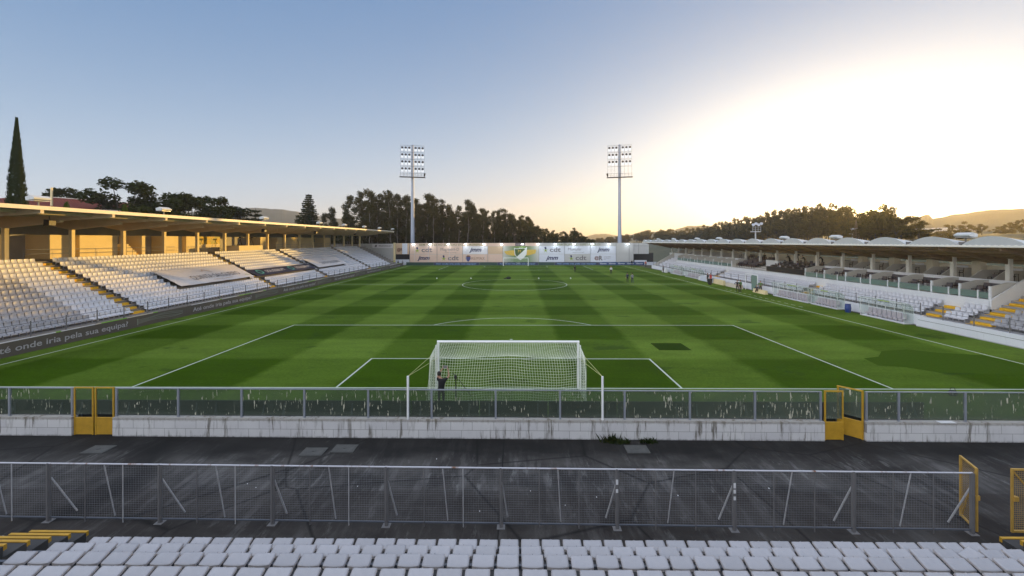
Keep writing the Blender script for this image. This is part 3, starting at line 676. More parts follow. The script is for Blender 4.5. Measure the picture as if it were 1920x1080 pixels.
def pad_seat():
    nx, ny = 10, 9; W_, D_ = 0.438, 0.275; mb = MB(); top = []
    for j in range(ny+1):
        for i in range(nx+1):
            u, v = i/nx*2-1, j/ny*2-1                      # v=-1 near edge (back), +1 front
            # rounded corners
            rx = W_/2*(1-0.035*max(0, abs(v)**6)); ry = D_/2*(1-0.05*max(0, abs(u)**6))
            x = u*rx; y = v*ry - (0.02*(1-u*u) if v < -0.8 else 0)
            z = 0.016*v - 0.016*(1-u*u)*(1-v*v) + (0.010 if abs(u) < 0.12 and v > 0.0 else 0) - (0.018 if (abs(u) > 0.93 or abs(v) > 0.94) else 0) + 0.02*(1-abs(u))*(1 if v > 0.9 else 0)*-0.5
            if v < -0.85: z += 0.012
            top.append((x, y, z))
    n = nx+1; mb.v = list(top); mb.f = [(j*n+i, j*n+i+1, (j+1)*n+i+1, (j+1)*n+i) for j in range(ny) for i in range(nx)]
    ring = [i for i in range(nx+1)] + [j*n+nx for j in range(1, ny+1)] + [ny*n+i for i in range(nx-1, -1, -1)] + [j*n for j in range(ny-1, 0, -1)]
    k0 = len(mb.v)
    for r in ring:
        x, y, z = top[r]; mb.v.append((x*1.01, y*1.01, z-(0.060 if y < -D_/2*0.8 else 0.035)))
    m = len(ring)
    for a in range(m): mb.f.append((ring[a], k0+a, k0+(a+1) % m, ring[(a+1) % m]))
    mb.f.append(tuple(k0+a for a in range(m)))
    g0 = len(mb.f); mb.add([(-0.005,0.02,-0.008),(0.005,0.02,-0.008),(0.006,0.128,0.020),(-0.006,0.128,0.020)], [(0,1,2,3)])  # dark strip drawn in for the shade of the pad's groove
    o = mb.build('stadium_seat', M['seat'], None, smooth=False); o.data.materials.append(M['seat_rim']); o.data.materials.append(M['lead'])
    for p in o.data.polygons:
        if p.index >= g0: p.material_index = 2
        elif p.index >= nx*ny: p.material_index = 1
        else: p.use_smooth = True
    return o
def tip_seat():
    """moulded seat: short pad and rounded low back, facing +x"""
    mb = MB(); W_ = 0.43
    nx = 4
    def sheet(rows):
        vs = []; n = nx+1
        for (px, pz, wd) in rows:
            for i in range(nx+1):
                u = i/nx*2-1; vs.append((px + 0.035*u*u, u*wd/2, pz))
        fs = [(j*n+i, j*n+i+1, (j+1)*n+i+1, (j+1)*n+i) for j in range(len(rows)-1) for i in range(nx)]
        mb.add(vs, fs)
    sheet([(0.20,0.20,W_*0.96),(0.205,0.27,W_),(0.17,0.305,W_),(0.02,0.29,W_),(-0.10,0.33,W_),(-0.145,0.50,W_),(-0.16,0.63,W_*0.97),(-0.165,0.68,W_*0.82),(-0.19,0.66,W_*0.82),(-0.19,0.28,W_*0.9)])
    mb.box(-0.05, 0.0, -0.03, 0.03, 0.0, 0.29)
    o = mb.build('stadium_seat', M['seat'], None); o.data.polygons.foreach_set('use_smooth', [True]*len(o.data.polygons)); return o
AIS_L = [(17.2,18.4),(39.2,40.5),(56.5,57.7),(80.1,81.3)]
def left_seat_spots():
    out = []
    for i in range(13):
        x = -35.0-0.746*i-0.42; z = 0.95+0.38*i; y = 1.0
        while y < 96.6:
            if not any(a-0.25 < y < b+0.25 for a, b in AIS_L):
                hid = (25.4 < y < 38.3 and -40.2 < x < -37.5) or (39.4 < y < 57.2 and -38.6 < x < -37.4) or (58.4 < y < 71.5 and -40.0 < x < -37.5)
                if not hid and not (y > 90 and i > 12): out.append((x, y, z, 0.0, 'L', i))
            y += 0.48
    return out
AIS_R = [(12.3,13.9),(16.5,17.7),(33.2,34.4),(58.0,59.2)]
def right_seat_spots():
    out = []
    for i in range(9):
        x = 37.8+0.8*i+0.42; z = 0.83+0.37*i; y = -1.0
        while y < 92:
            ok = not any(a-0.25 < y < b+0.25 for a, b in AIS_R)
            if i >= 3 and not (y < 12.3 or y > 84.5): ok = False
            if y > 84.5 and i > 6: ok = False
            if i > 7 and y > 12: ok = False
            if ok: out.append((x, y, z, math.pi, 'R', i))
            y += 0.48
    return out
ROWN = ['front', 'second', 'third', 'fourth', 'fifth', 'sixth', 'seventh', 'eighth', 'ninth', 'tenth', 'eleventh', 'twelfth', 'top']
def project(x, y, z):
    p = cam.matrix_world.inverted() @ Vector((x, y, z))
    if p.z > -0.3: return None
    f = 795.73; return 960+f*p.x/-p.z, 449.6-f*p.y/-p.z, -p.z
def place_seats():
    near = []
    for j in range(5):
        for k in range(-70, 71):
            x = 0.30+0.5*k
            if -11.85 < x < (-9.75) or 12.15 < x < 14.0: continue
            y = ROWS[j][0]-0.137; z = ROWS[j][1]-0.02
            p = project(x, y, z)
            if p and -70 < p[0] < 1990 and p[1] < 1092: near.append((x, y, z, j))
    pad = pad_seat(); first = True
    for (x, y, z, j) in near:
        o = pad if first else pad.copy()
        if not first: COL.objects.link(o)
        first = False
        o.location = (x+random.uniform(-.006,.006), y+random.uniform(-.008,.008), z+random.uniform(-.004,.004))
        o.rotation_euler = (0.12+random.uniform(-.012,.012), random.uniform(-.012,.012), random.uniform(-.014,.014))
        side = 'left of yellow steps' if x < -11.7 else ('right of yellow steps' if x > 13 else 'between both aisles')
        tag(o, 'white seat, ' + ROWN[j] + ' row of near terrace, ' + side, 'seat', 'white seats of the near terrace')
        if j == 1 and abs(x-10.3) < 0.25:
            o.rotation_euler = (0.05, -0.16, 0.34); o['label'] = 'broken white seat twisted out of its row near the right steps'
    # one broken seat in the second row
    rest = []
    for s in left_seat_spots()+right_seat_spots():
        p = project(s[0], s[1], s[2]+0.4)
        if p and -30 < p[0] < 1950: rest.append((p[2],)+s)
    rest.sort(); n1 = max(60, 300-len(near)); tip = tip_seat(); proto = (list(v.co[:] for v in tip.data.vertices), [tuple(p.vertices) for p in tip.data.polygons])
    for q, (d, x, y, z, rz, sd_, i) in enumerate(rest[:n1]):
        o = tip if q == 0 else tip.copy()
        if q: COL.objects.link(o)
        o.location = (x, y, z); o.rotation_euler[2] = rz
        if sd_ == 'L': lab = 'white bucket seat, ' + ROWN[i] + ' row of left stand'
        else: lab = 'white bucket seat, ' + ROWN[i] + ' row of right stand'
        tag(o, lab, 'seat', 'white bucket seats of the side stands')
    mb = MB()
    for (d, x, y, z, rz, sd_, i) in rest[n1:]:
        s = -1 if rz else 1; b = len(mb.v)
        mb.v += [(x+s*v[0], y+s*v[1], z+v[2]) for v in proto[0]]; mb.f += [tuple(a+b for a in f) for f in proto[1]]
    o = mb.build('stadium_seats', M['seat_far'], None, smooth=True)
    tag(o, 'rows of white bucket seats filling the two side stands further away', 'seats', kind='stuff')
M['seat_far'] = plain('seat_plastic_far', (0.66,0.66,0.69), 0.5, 0.08, 0.6)
place_seats()

# ================================================================== LEFT STAND
def left_stand():
    root = empty('grandstand', (-36, 45, 0), 'left grandstand with beige cantilever roof, columns and deck behind the seats', 'grandstand')
    prof = [(-34.12,0.0),(-34.12,0.98),(-35.0,0.98),(-35.0,0.95)]
    x, z = -35.0, 0.95
    for i in range(13):
        x -= 0.746; prof.append((x, z)); z += 0.38; prof.append((x, z))
    prof += [(-53.0, z), (-53.0, 0.0)]
    MB().prism(prof, 'y', -8, 104.0).build('terrace', M['concrete'], root)
    for y0, y1 in AIS_L:
        for i in range(13):
            xx = -35.0-0.746*i; zz = 0.95+0.38*i
            st = B(xx-0.40, xx-0.746+0.02 if False else xx-0.745, y0, y1, zz, zz+0.19) if False else MB().box(xx-0.745, xx-0.37, y0, y1, zz, zz+0.19)
            st.build('aisle_step', M['yellow_step'], root)
            MB().box(xx-0.37, xx-0.10, y0, y1, zz, zz+0.006).build('step_edge', M['yellow_step'], root)
    # roof: plate, edge, beams
    ZF, XF, XB = 10.45, -36.5, -52.8
    def zr(x): return 10.30 - (x-XF)*(-0.012)            # underside, nearly level
    MB().prism([(XF,10.32),(XB,10.12),(XB,10.22),(XF,10.42)], 'y', -14, 104.7).build('roof', M['left_ceiling'], root)
    MB().box(XF, XF+0.12, -14, 104.7, 10.25, 10.55).build('roof_edge', M['edge'], root)
    MB().box(XB, XF, 104.7, 104.85, 10.05, 10.5).build('roof_edge', M['edge'], root)
    for k in range(-4, 17):
        y = 10.6+5.85*k
        if y < -14 or y > 105: continue
        b = MB().prism([(XF+0.04,9.98),(XF+0.04,10.34),(-41.3,10.28),(-41.3,9.70)], 'y', y-0.13, y+0.13)
        b.build('roof_beam', M['beam'], root)
        b = MB().prism([(-41.3,9.55),(-41.3,10.27),(-46.6,10.20),(-46.6,8.98)], 'y', y-0.16, y+0.16)
        b.prism([(-46.6,8.98),(-46.6,10.19),(-52.2,10.12),(-52.2,9.45),(-49.6,9.62)], 'y', y-0.16, y+0.16)
        b.build('haunch', M['beam'], root)
        # thin lip at the joint
    for yy in (-0, ):
        pass
    for x in (-38.4, -40.4, -43.6, -45.4):
        MB().box(x-0.06, x+0.06, -14, 104.6, 10.02, 10.28).build('purlin', M['beam'], root)
    for k in range(-3, 15):
        y = 22.3+5.85*k
        if y < -6 or y > 104.6: continue
        MB().box(-46.75, -46.4, y-0.17, y+0.17, 5.89, 8.99).build('column', M['ivory'], root)
    # back wall and rooms on the deck
    MB().box(-52.6, -52.3, -14, 97.5, 5.89, 10.1).build('back_wall', M['grey_wall'], root)
    MB().box(-52.3, -52.24, -14, 97.5, 8.5, 10.0).build('roof_shade_band', M['shade_grey'], root)  # darker strip painted in as roof shade on the upper wall
    for (a, b_, xx) in ((-6,14.5,-50.6),(14.5,19.6,-50.9),(22.9,25.5,-49.6),(26.0,30.6,-49.6),(33.6,34.1,-49.2),(38.6,41.6,-50.2),(42.4,44.2,-50.2),(44.9,50.3,-50.6),(60.5,63.0,-49.8),(67.0,69.0,-50.2),(70.3,77.5,-50.2),(78.2,84.0,-50.6),(88.0,92.0,-50.0)):
        w = MB().box(-52.28, xx, a, b_, 5.89, 8.47).build('room', M['ivory'] if a > 20 else M['room_shaded'], root)
    MB().box(-50.88, -50.86, 17.4, 19.2, 5.9, 8.3).build('doorway', M['black'], root)
    MB().box(-50.5, -50.49, 44.95, 50.2, 7.2, 8.46).build('poster', M['poster_yellow'], root)
    for y0 in (31.4, 64.8, 86.0):
        for i in range(6): MB().box(-51.9+0.3*i-0.3, -51.9+0.3*i+0.6 if False else -49.2, y0+0.28*i, y0+0.28*i+0.28, 5.9, 7.4-0.25*i).build('stair', M['yellow_step'] if i == 5 else M['ivory'], root)
    # deck rail
    r = MB()
    for a, b_ in ((-6,16.0),(19.6,38.2),(40.7,47.8),(62.0,97)):
        for zz in (6.95, 6.5): r.tube((-48.6,a,zz), (-48.6,b_,zz), 0.022, n=5)
        yy = a
        while yy <= b_: r.tube((-48.6,yy,5.89), (-48.6,yy,6.95), 0.02, n=5); yy += 2.4
    r.build('deck_rail', M['steel'], root)
    # camera platform
    MB().box(-48.0, -45.9, 48.2, 54.8, 5.895, 6.95).build('camera_platform', M['ivory'], root)
    # end wall facing the camera and stepped side wall
    return root
t = NT('poster_print'); f = t.noise(1.1, 4, 0.6); M['poster_yellow'] = t.done(t.mix(t.ramp(f, [(0.48,0.0),(0.56,1.0)]), (0.62,0.42,0.05), (0.40,0.38,0.12)), 0.7)
M['shade_grey'] = plain('roof_shaded_wall', (0.24,0.25,0.23), 0.8, 0.08, 1)  # roof shade put into this grey
M['room_shaded'] = plain('shaded_ivory_wall', (0.50,0.43,0.32), 0.8, 0.1, 1)  # ivory darkened in its colour for the rooms left in shade
LS = left_stand()
def front_rail(x, z0, z1, y0, y1, step, label, side):
    root = empty('front_rail', (x, (y0+y1)/2, z0), label, 'railing', 'grey front railings of the side stands')
    y = y0
    while y <= y1: MB().bar((x,y,z0), (x,y,z1), 0.055, 0.055).build('post', M['lead'], root); y += step
    for zz in (z1-0.12, z1-0.50, z0+0.16): MB().tube((x,y0,zz), (x,y1,zz), 0.022, n=5).build('rail', M['lead'], root)
front_rail(-34.3, 0.98, 2.12, 0.75, 97, 2.40, 'grey two bar railing along the front of the left stand', 1)
def banner(corners, mat, label, words):
    """cloth laid over seats: corners back-left, back-right, front-right, front-left"""
    a, b, c, d = [Vector(p) for p in corners]; root = empty('banner', d, label, 'banner')
    nx, ny = 26, 8; vs = []
    for j in range(ny+1):
        for i in range(nx+1):
            u, v = i/nx, j/ny; p = (a*(1-u)+b*u)*(1-v) + (d*(1-u)+c*u)*v
            p.z += 0.03 + 0.03*mnoise.noise(Vector((u*9, v*3, a.x))) - 0.03*math.sin(v*math.pi*4)**2
            vs.append(tuple(p))
    n = nx+1; fs = [(j*n+i, j*n+i+1, (j+1)*n+i+1, (j+1)*n+i) for j in range(ny) for i in range(nx)]
    mb = MB(); mb.v = vs; mb.f = fs; mb.build('cloth', mat, root, smooth=True)
    R_ = (c-d).normalized(); U = (a-d).normalized(); U = (U - R_*U.dot(R_)).normalized(); N = R_.cross(U)
    for (txt, u, v, size, mt, wd) in words:
        p = d + (c-d)*u + (a-d)*v + Vector((0,0,0.12))
        if txt == 'ring':
            mb = MB(); m = 24
            for q in range(m):
                t0, t1 = 2*math.pi*q/m, 2*math.pi*(q+1)/m
                P = [p + R_*math.cos(t)*rr*1.15 + U*math.sin(t)*rr for t in (t0, t1) for rr in (size*0.62, size)]
                mb.add([P[0], P[1], P[3], P[2]], [(0,1,2,3)])
            mb.build('logo', mt, root)
        elif txt == 'sprig':
            mb = MB()
            for q in range(9):
                t0 = q*0.6; p0 = p + R_*(q-4)*size*0.13; p1 = p0 + U*size*math.sin(t0)*0.5 + R_*size*0.25
                w_ = U*size*0.05; mb.add([p0-w_, p1-w_*0.4, p1+w_*0.4, p0+w_], [(0,1,2,3)])
            mb.build('logo', mt, root)
        else:
            lettering(txt, mt, root, p, size, R_, U, wd)
banner([(-40.5,24.8,4.30),(-40.5,38.3,4.30),(-37.28,38.1,2.66),(-37.28,24.8,2.66)], M['fabric_white'], 'large white banner with dark serif style name spread over the seats', 
       [('QUINTA SALGUEIRO', 0.22, 0.24, 1.25, M['grey_text'], 8.6), ('vinhos de altitude', 0.42, 0.09, 0.30, M['panel_tan'], 3.6), ('sprig', 0.5, 0.72, 1.2, M['panel_tan'], 0), ('sprig', 0.93, 0.16, 0.7, M['lime'], 0)])
banner([(-38.9,38.5,3.48),(-38.8,57.2,3.44),(-37.17,57.0,2.61),(-37.17,38.9,2.61)], M['fabric_dark'], 'long dark navy banner with two teal rings and white lettering over the seats',
       [('ring', 0.10, 0.48, 0.62, M['teal'], 0), ('SOUSSER.PT', 0.17, 0.26, 0.95, M['fabric_white'], 5.2), ('ring', 0.58, 0.48, 0.62, M['teal'], 0), ('SOUSSER.PT', 0.65, 0.26, 0.95, M['fabric_white'], 5.2)])
banner([(-40.3,57.9,4.2),(-40.3,72.0,4.2),(-37.26,71.1,2.66),(-37.26,57.9,2.66)], M['fabric_white'], 'smaller looking white banner furthest along the left stand seats',
       [('QUINTA SALGUEIRO', 0.22, 0.24, 1.25, M['grey_text'], 8.6), ('sprig', 0.5, 0.72, 1.2, M['panel_tan'], 0)])

# advertising boards along the left touchline
def wave_logo(parent, y0, L, x):
    mb = MB(); n = 26
    for s in range(4):
        pts = []
        for k in range(n+1):
            t_ = k/n; pts.append((x, y0+L*t_, 0.30+0.13*s*(1-0.45*t_)+0.24*t_*(1 if s > 1 else .6)+0.13*math.sin(t_*6.0-0.6*s)*(0.4+0.5*t_)))
        for a, b in zip(pts[:-1], pts[1:]):
            w_ = 0.018; mb.add([(a[0],a[1],a[2]-w_),(b[0],b[1],b[2]-w_),(b[0],b[1],b[2]+w_),(a[0],a[1],a[2]+w_)], [(0,1,2,3)])
    mb.add([(x,y0-0.05,0.18),(x,y0+0.05,0.18),(x,y0+0.05,0.75),(x,y0-0.05,0.75)], [(0,1,2,3)])
    mb.build('logo', M['wave'], parent)
def left_boards():
    y = 4.55-17.4; k = 0
    while y < 103:
        y1 = min(y+17.4, 103.8); tt = y
        root = empty('advertising_board', (-33.9, y, 0), ORD[k] + ' brown touchline board counted from the near left corner of the pitch', 'advertising board', 'brown touchline advertising boards')
        MB().box(-33.98, -33.9, y+0.01, y1-0.01, 0.0, 0.98).build('panel', M['brown_board'], root)
        # faces +x : writing runs along +y when read from the pitch side is mirrored, so it runs towards +y from the camera
        if y1-y > 12:
            lettering('Até onde iria pela sua equipa?', M['letter_grey'], root, (-33.895, y+0.15, 0.30), 0.60, (0,1,0), (0,0,1), 9.9, fat=0.012)
            wave_logo(root, y+11.0, 5.2, -33.893)
        q = y; c = 0
        for (L, mt) in ((4.2,'panel_white'),(0.35,'green_strip'),(2.6,'panel_white'),(0.5,'edge'),(2.3,'green_strip'),(2.7,'edge'),(0.5,'green_strip'),(4.35,'panel_white')):
            if q+L > y1+0.01: break
            MB().box(-33.99, -33.885, q+0.01, q+L-0.01, 0.985, 1.045).build('top_strip', M[mt], root); q += L
        y = y1; k += 1
left_boards()
# concrete flank wall and sign beyond the left stand
def corner_wall():
    root = empty('flank_wall', (-41, 104.2, 0), 'grey wall with a white sign closing the far end of the left stand', 'wall')
    MB().prism([(-47.2,5.4),(-47.2,6.75),(-36.6,6.75),(-36.6,0.0),(-47.2,0.0)], 'y', 104.3, 104.6).build('wall', M['panel_grey'], root)
    MB().box(-43.0, -36.8, 104.18, 104.28, 5.45, 6.65).build('sign_panel', M['panel_white'], root)
    lettering('PAUCONSULT', M['grey_text'], root, (-41.0, 104.17, 5.85), 0.7, (1,0,0), (0,0,1), 3.8, fat=0.02)
    mb = MB(); mb.add([(-42.3,104.17,5.75),(-41.7,104.17,5.75),(-41.5,104.17,6.4),(-42.1,104.17,6.4)], [(0,1,2,3)]); mb.build('logo', M['grey_text'], root)
    MB().box(-36.6, -36.1, 104.0, 104.6, 0, 7.0).build('pillar', M['ivory'], root)
    MB().box(-60, -47.2, 104.3, 104.6, 0, 6.6).build('wall', M['concrete'], root)
corner_wall()
def roof_lamp(loc, rz, label, group):
    g = empty('floodlight', loc, label, 'floodlight', group, rz)
    m = MB(); m.bar((0,0,-0.1),(0,0,0.42),0.07); m.bar((0,-0.3,0.36),(0,0.3,0.36),0.06); m.build('bracket', M['lead'], g, world=False)
    h = MB(); h.prism([(-0.30,0.40),(0.34,0.50),(0.36,0.62),(0.05,0.80),(-0.34,0.66)], 'y', -0.62, 0.62); h.build('housing', M['vault'], g, world=False)
    MB().box(-0.28, 0.30, -0.55, 0.55, 0.385, 0.40).build('lens', M['glass_lens'], g, world=False)
    return g
lamps_l = [10.6,22.3,40.0,57.5,69.0,80.9,92.4,104.3]
for i, y in enumerate(lamps_l):
    roof_lamp((-36.75, y, 10.55), 0.0, ORD[i] + ' small floodlight from the near end on the left roof edge', 'floodlights on the left roof edge')
def speaker(loc, label):
    g = empty('loudspeaker', loc, label, 'loudspeaker', 'loudspeakers under the left roof')
    x, y, z = loc; MB().prism([(x-0.25,z-0.3),(x+0.28,z-0.22),(x+0.3,z+0.2),(x-0.2,z+0.3)], 'y', y-0.28, y+0.28).build('cabinet', M['black'], g)
    MB().bar((x,y,z+0.2),(x,y,z+0.7),0.05).build('hanger', M['lead'], g)
for i, y in enumerate((16.2, 48.5, 66.5, 88.0)): speaker((-41.6, y-0.5, 9.45), 'black loudspeaker hanging under the left roof, ' + ORD[i] + ' from the near end')

# ================================================================== RIGHT STAND
def right_stand():
    root = empty('grandstand', (40, 45, 0), 'right grandstand with white vaulted roof and rows of open boxes above the seats', 'grandstand')
    S = M['retain']; Wt = M['stand_white']; G = M['stand_grey']
    MB().box(36.45, 36.75, -10, 16.6, 0, 0.94).build('front_wall', S, root)
    MB().box(36.90, 37.2, 16.6, 93.6, 0, 0.94).build('front_wall', S, root)
    MB().box(36.45, 36.9, 16.6, 16.8, 0, 0.94).build('front_wall', S, root)
    MB().box(36.44, 36.46, -10, 16.6, 0.60, 0.63).build('joint_line', M['lead'], root)
    # terrace
    def prof(n):
        p = [(37.2,0.0),(37.2,0.83)]; x, z = 37.8, 0.83
        for i in range(n):
            p.append((x, z))
            if i == 0: p[-1] = (37.8, 0.83)
            x += 0.8; p.append((x, z)); z += 0.37; p.append((x, z))
        p += [(p[-1][0]+0.8, z), (p[-1][0]+0.8, 0.0)]
        return [q for k, q in enumerate(p) if k == 0 or q != p[k-1]]
    MB().prism(prof(8), 'y', -10, 14.25).build('terrace', M['terrace_r'], root)
    MB().prism(prof(3)[:-3] + [(40.2,0.0)], 'y', 14.25, 84.6).build('terrace', M['terrace_r'], root)
    MB().prism(prof(6), 'y', 84.6, 93.6).build('terrace', M['terrace_r'], root)
    for y0, y1 in AIS_R:
        n = 8 if y0 < 13 else 3
        for i in range(n):
            x = 37.8+0.8*i; z = 0.83+0.37*i
            MB().box(x+0.42, x+0.8, y0, y1, z, z+0.185).build('aisle_step', M['yellow_step'], root)
            MB().box(x+0.0, x+0.38, y0, y1, z, z+0.02).build('step_edge', M['yellow_step'], root)
    # parapet under the boxes, lower floor, upper wall, upper floor, back wall
    MB().box(40.2, 40.5, 14.3, 84.6, 0, 2.72).build('parapet', Wt, root)
    MB().box(40.5, 43.0, 14.3, 84.6, 0, 2.70).build('box_floor', G, root)
    for a, b_ in ((14.3,37.3),(57.9,84.6)):
        MB().box(41.45, 43.0, a, b_, 2.70, 2.95).build('box_floor', G, root)
        MB().box(43.0, 43.18, a, b_, 2.0, 4.20).build('upper_wall', Wt, root)
        MB().box(43.18, 44.9, a, b_, 2.0, 3.60).build('box_floor', G, root)
        MB().box(44.9, 46.6, a, b_, 2.0, 3.95).build('box_floor', G, root)
    MB().box(46.6, 46.85, 12.4, 97, 0, 5.25).build('back_wall', M['back_wall_r'], root)
    MB().box(43.0, 43.2, 84.6, 97, 0, 4.2).build('upper_wall', Wt, root)
    # central open section : stepped seating
    for i in range(7):
        MB().box(40.5+0.87*i, 40.5+0.87*(i+1), 37.6, 57.6, 2.0, 2.75+0.24*i).build('centre_step', G, root)
    MB().box(42.9, 43.6, 47.6, 51.0, 2.9, 4.35).build('camera_stage', Wt, root)
    # divider walls of the lower boxes
    yl_ = [14.45,16.9,19.5,23.0,26.6,30.2,33.8,37.45] + [57.75,61.5,65.2,69.0,72.8,76.6,80.4,84.45]
    for k, y in enumerate(yl_):
        t_ = 0.16 if y in (14.45,37.45,57.75,84.45) else 0.10
        MB().prism([(40.5,2.70),(40.5,3.80),(41.9,4.15),(43.0,4.15),(43.0,2.70)], 'y', y-t_/2, y+t_/2).build('divider', G, root)
        MB().box(40.42, 40.54, y-0.09, y+0.09, 2.72, 3.84).build('divider_post', Wt, root)
    for a, b_ in zip(yl_[:-1], yl_[1:]):
        if b_-a > 10: continue
        w = b_-a; mid = a+w*0.36
        MB().box(40.40, 40.42, a+0.10, mid-0.05, 2.80, 3.30).build('glass_panel', M['green_glass'], root)
        MB().box(40.36, 40.46, mid-0.05, mid+0.05, 2.72, 3.45).build('post', Wt, root)
        MB().box(40.40, 40.42, mid+0.06, b_-0.10, 2.78, 3.34).build('glass_panel', M['green_glass'], root)
        MB().tube((40.41,a+0.1,3.36), (40.41,b_-0.1,3.36), 0.018, n=5).build('rail', M['steel'], root)
    # upper boxes : slanted dividers and columns
    ks = [15.4+4.71*k for k in range(-1, 18)]
    for k, y in enumerate(ks):
        if y > 96: continue
        MB().box(42.98, 43.30, y-0.17, y+0.17, 4.20 if (14.3 < y < 37.3 or y > 57.9) else 2.8, 6.22).build('column', M['column_r'], root)
        if (14.3 < y < 37.3) or (57.9 < y < 84.6):
            MB().prism([(43.2,4.2),(44.3,4.95),(46.6,4.95),(46.6,3.6),(43.2,3.6)], 'y', y+1.3, y+1.4).build('divider', G, root)
            MB().prism([(43.2,4.2),(44.3,4.95),(46.6,4.95),(46.6,3.6),(43.2,3.6)], 'y', y+3.2, y+3.3).build('divider', G, root)
            MB().box(45.9, 46.58, y+0.2, y+0.95, 3.95, 5.7).build('partition', M['back_wall_r'], root)
            MB().box(46.55, 46.59, y+1.9, y+3.0, 3.96, 5.1).build('door', Wt, root)
    # sloping ends
    MB().prism([(40.2,2.72),(40.5,2.9),(43.0,4.45),(46.8,6.1),(46.8,0),(40.2,0)], 'y', 14.10, 14.26).build('end_wall', Wt, root)
    MB().prism([(37.2,0.9),(43.0,4.3),(46.8,5.6),(46.8,0),(37.2,0)], 'y', 93.6, 93.9).build('end_wall', G, root)
    MB().prism([(40.2,2.72),(43.0,4.4),(43.0,0),(40.2,0)], 'y', 84.62, 84.76).build('end_wall', G, root)
    # roof : sloping corrugated ceiling, fascia, vaults with valleys
    def dz(y): return -0.003*(y-10)
    Y0, Y1 = 8.79-4.76*3, 8.79+4.76*20-1.5
    mb = MB(); n = 6
    vs = []
    for yy in (Y0, Y1):
        vs += [(37.0,yy,7.20+dz(yy)),(46.9,yy,5.50+dz(yy)),(46.9,yy,5.62+dz(yy)),(37.0,yy,7.32+dz(yy))]
    mb.add(vs, [(0,1,2,3),(4,7,6,5),(0,4,5,1),(1,5,6,2),(2,6,7,3),(3,7,4,0)]); mb.build('ceiling', M['rust_ceiling'], root)
    f = MB(); yy = Y0
    while yy < Y1:
        b_ = min(yy+0.45, Y1); zt = 7.33+dz(yy)
        f.add([(36.94,yy,zt-0.13),(36.94,b_,zt-0.13),(36.94,b_,zt),(36.94,(yy+b_)/2,zt+0.05),(36.94,yy,zt),(37.0,yy,zt-0.13),(37.0,b_,zt-0.13),(37.0,b_,zt),(37.0,(yy+b_)/2,zt+0.05),(37.0,yy,zt)],
              [(0,1,2,3,4),(5,9,8,7,6),(0,5,6,1),(4,3,8,9),(3,2,7,8)]); yy = b_
    f.build('fascia', M['column_r'], root)
    for j, x in enumerate((38.6, 40.2, 41.8, 43.4)):
        z = 7.20-0.1717*(x-37.0)
        MB().bar((x,Y0,z-0.1+dz(Y0)), (x,Y1,z-0.1+dz(Y1)), 0.10, 0.18).build('purlin', M['roof_steel'], root)
    k = 0
    for y in ks:
        if y > 99: continue
        z0 = 7.15+dz(y)
        MB().prism([(37.1,z0-0.02),(43.2,z0-1.07),(43.2,z0-1.55),(37.1,z0-0.20)], 'y', y-0.06, y+0.06).build('roof_beam', M['roof_steel'], root)
    for k in range(-3, 20):
        a = 8.79+4.76*k; b_ = a+4.76
        if b_ > Y1: b_ = Y1
        if b_-a < 1: continue
        mb = MB(); N_ = 14; rowsx = [37.02, 38.5, 41.0, 44.0, 46.9]; vs = []
        for x in rowsx:
            zb = 7.33-0.1717*(x-37.02)
            for q in range(N_+1):
                t_ = q/N_; vs.append((x, a+0.12+(b_-a-0.24)*t_, zb+dz(a)+0.74*math.sin(math.pi*t_)**0.75 + 0.0))
        n = N_+1; mb.add(vs, [(j*n+i, j*n+i+1, (j+1)*n+i+1, (j+1)*n+i) for j in range(len(rowsx)-1) for i in range(N_)] + [tuple(range(n))])
        mb.build('roof_vault', M['vault'], root)
        MB().box(37.0, 37.35, a-0.09, a+0.09, 7.30+dz(a), 7.62+dz(a)).build('valley_bracket', M['lead'], root)
    MB().bar((43.15,Y0,6.33),(43.15,Y1,6.06),0.2,0.2).build('back_beam', M['roof_steel'], root)
    return root
M['back_wall_r'] = plain('cream_back_wall', (0.72,0.66,0.52), 0.75, 0.08, 1)
M['column_r'] = plain('white_column', (0.76,0.73,0.66), 0.6, 0.07, 1)
M['terrace_r'] = plain('grey_terrace', (0.30,0.30,0.31), 0.8, 0.15, 1)
M['roof_steel'] = plain('brown_roof_steel', (0.20,0.13,0.08), 0.5, 0.2, 2)
RS = right_stand()
front_rail(36.6, 0.94, 2.08, -5.0, 16.4, 2.44, 'grey railing on the near end of the right front wall', -1)
front_rail(37.05, 0.94, 2.08, 17.0, 93, 2.44, 'grey railing running behind the dugouts of the right stand', -1)
lamps_r = [13.55,27.83,37.35,56.39,65.91,79.0,90.0]
for i, y in enumerate(lamps_r):
    roof_lamp((37.5, y, 7.62-0.003*y), math.pi, ORD[i] + ' small floodlight from the near end on the white vaulted roof', 'floodlights on the right roof edge')

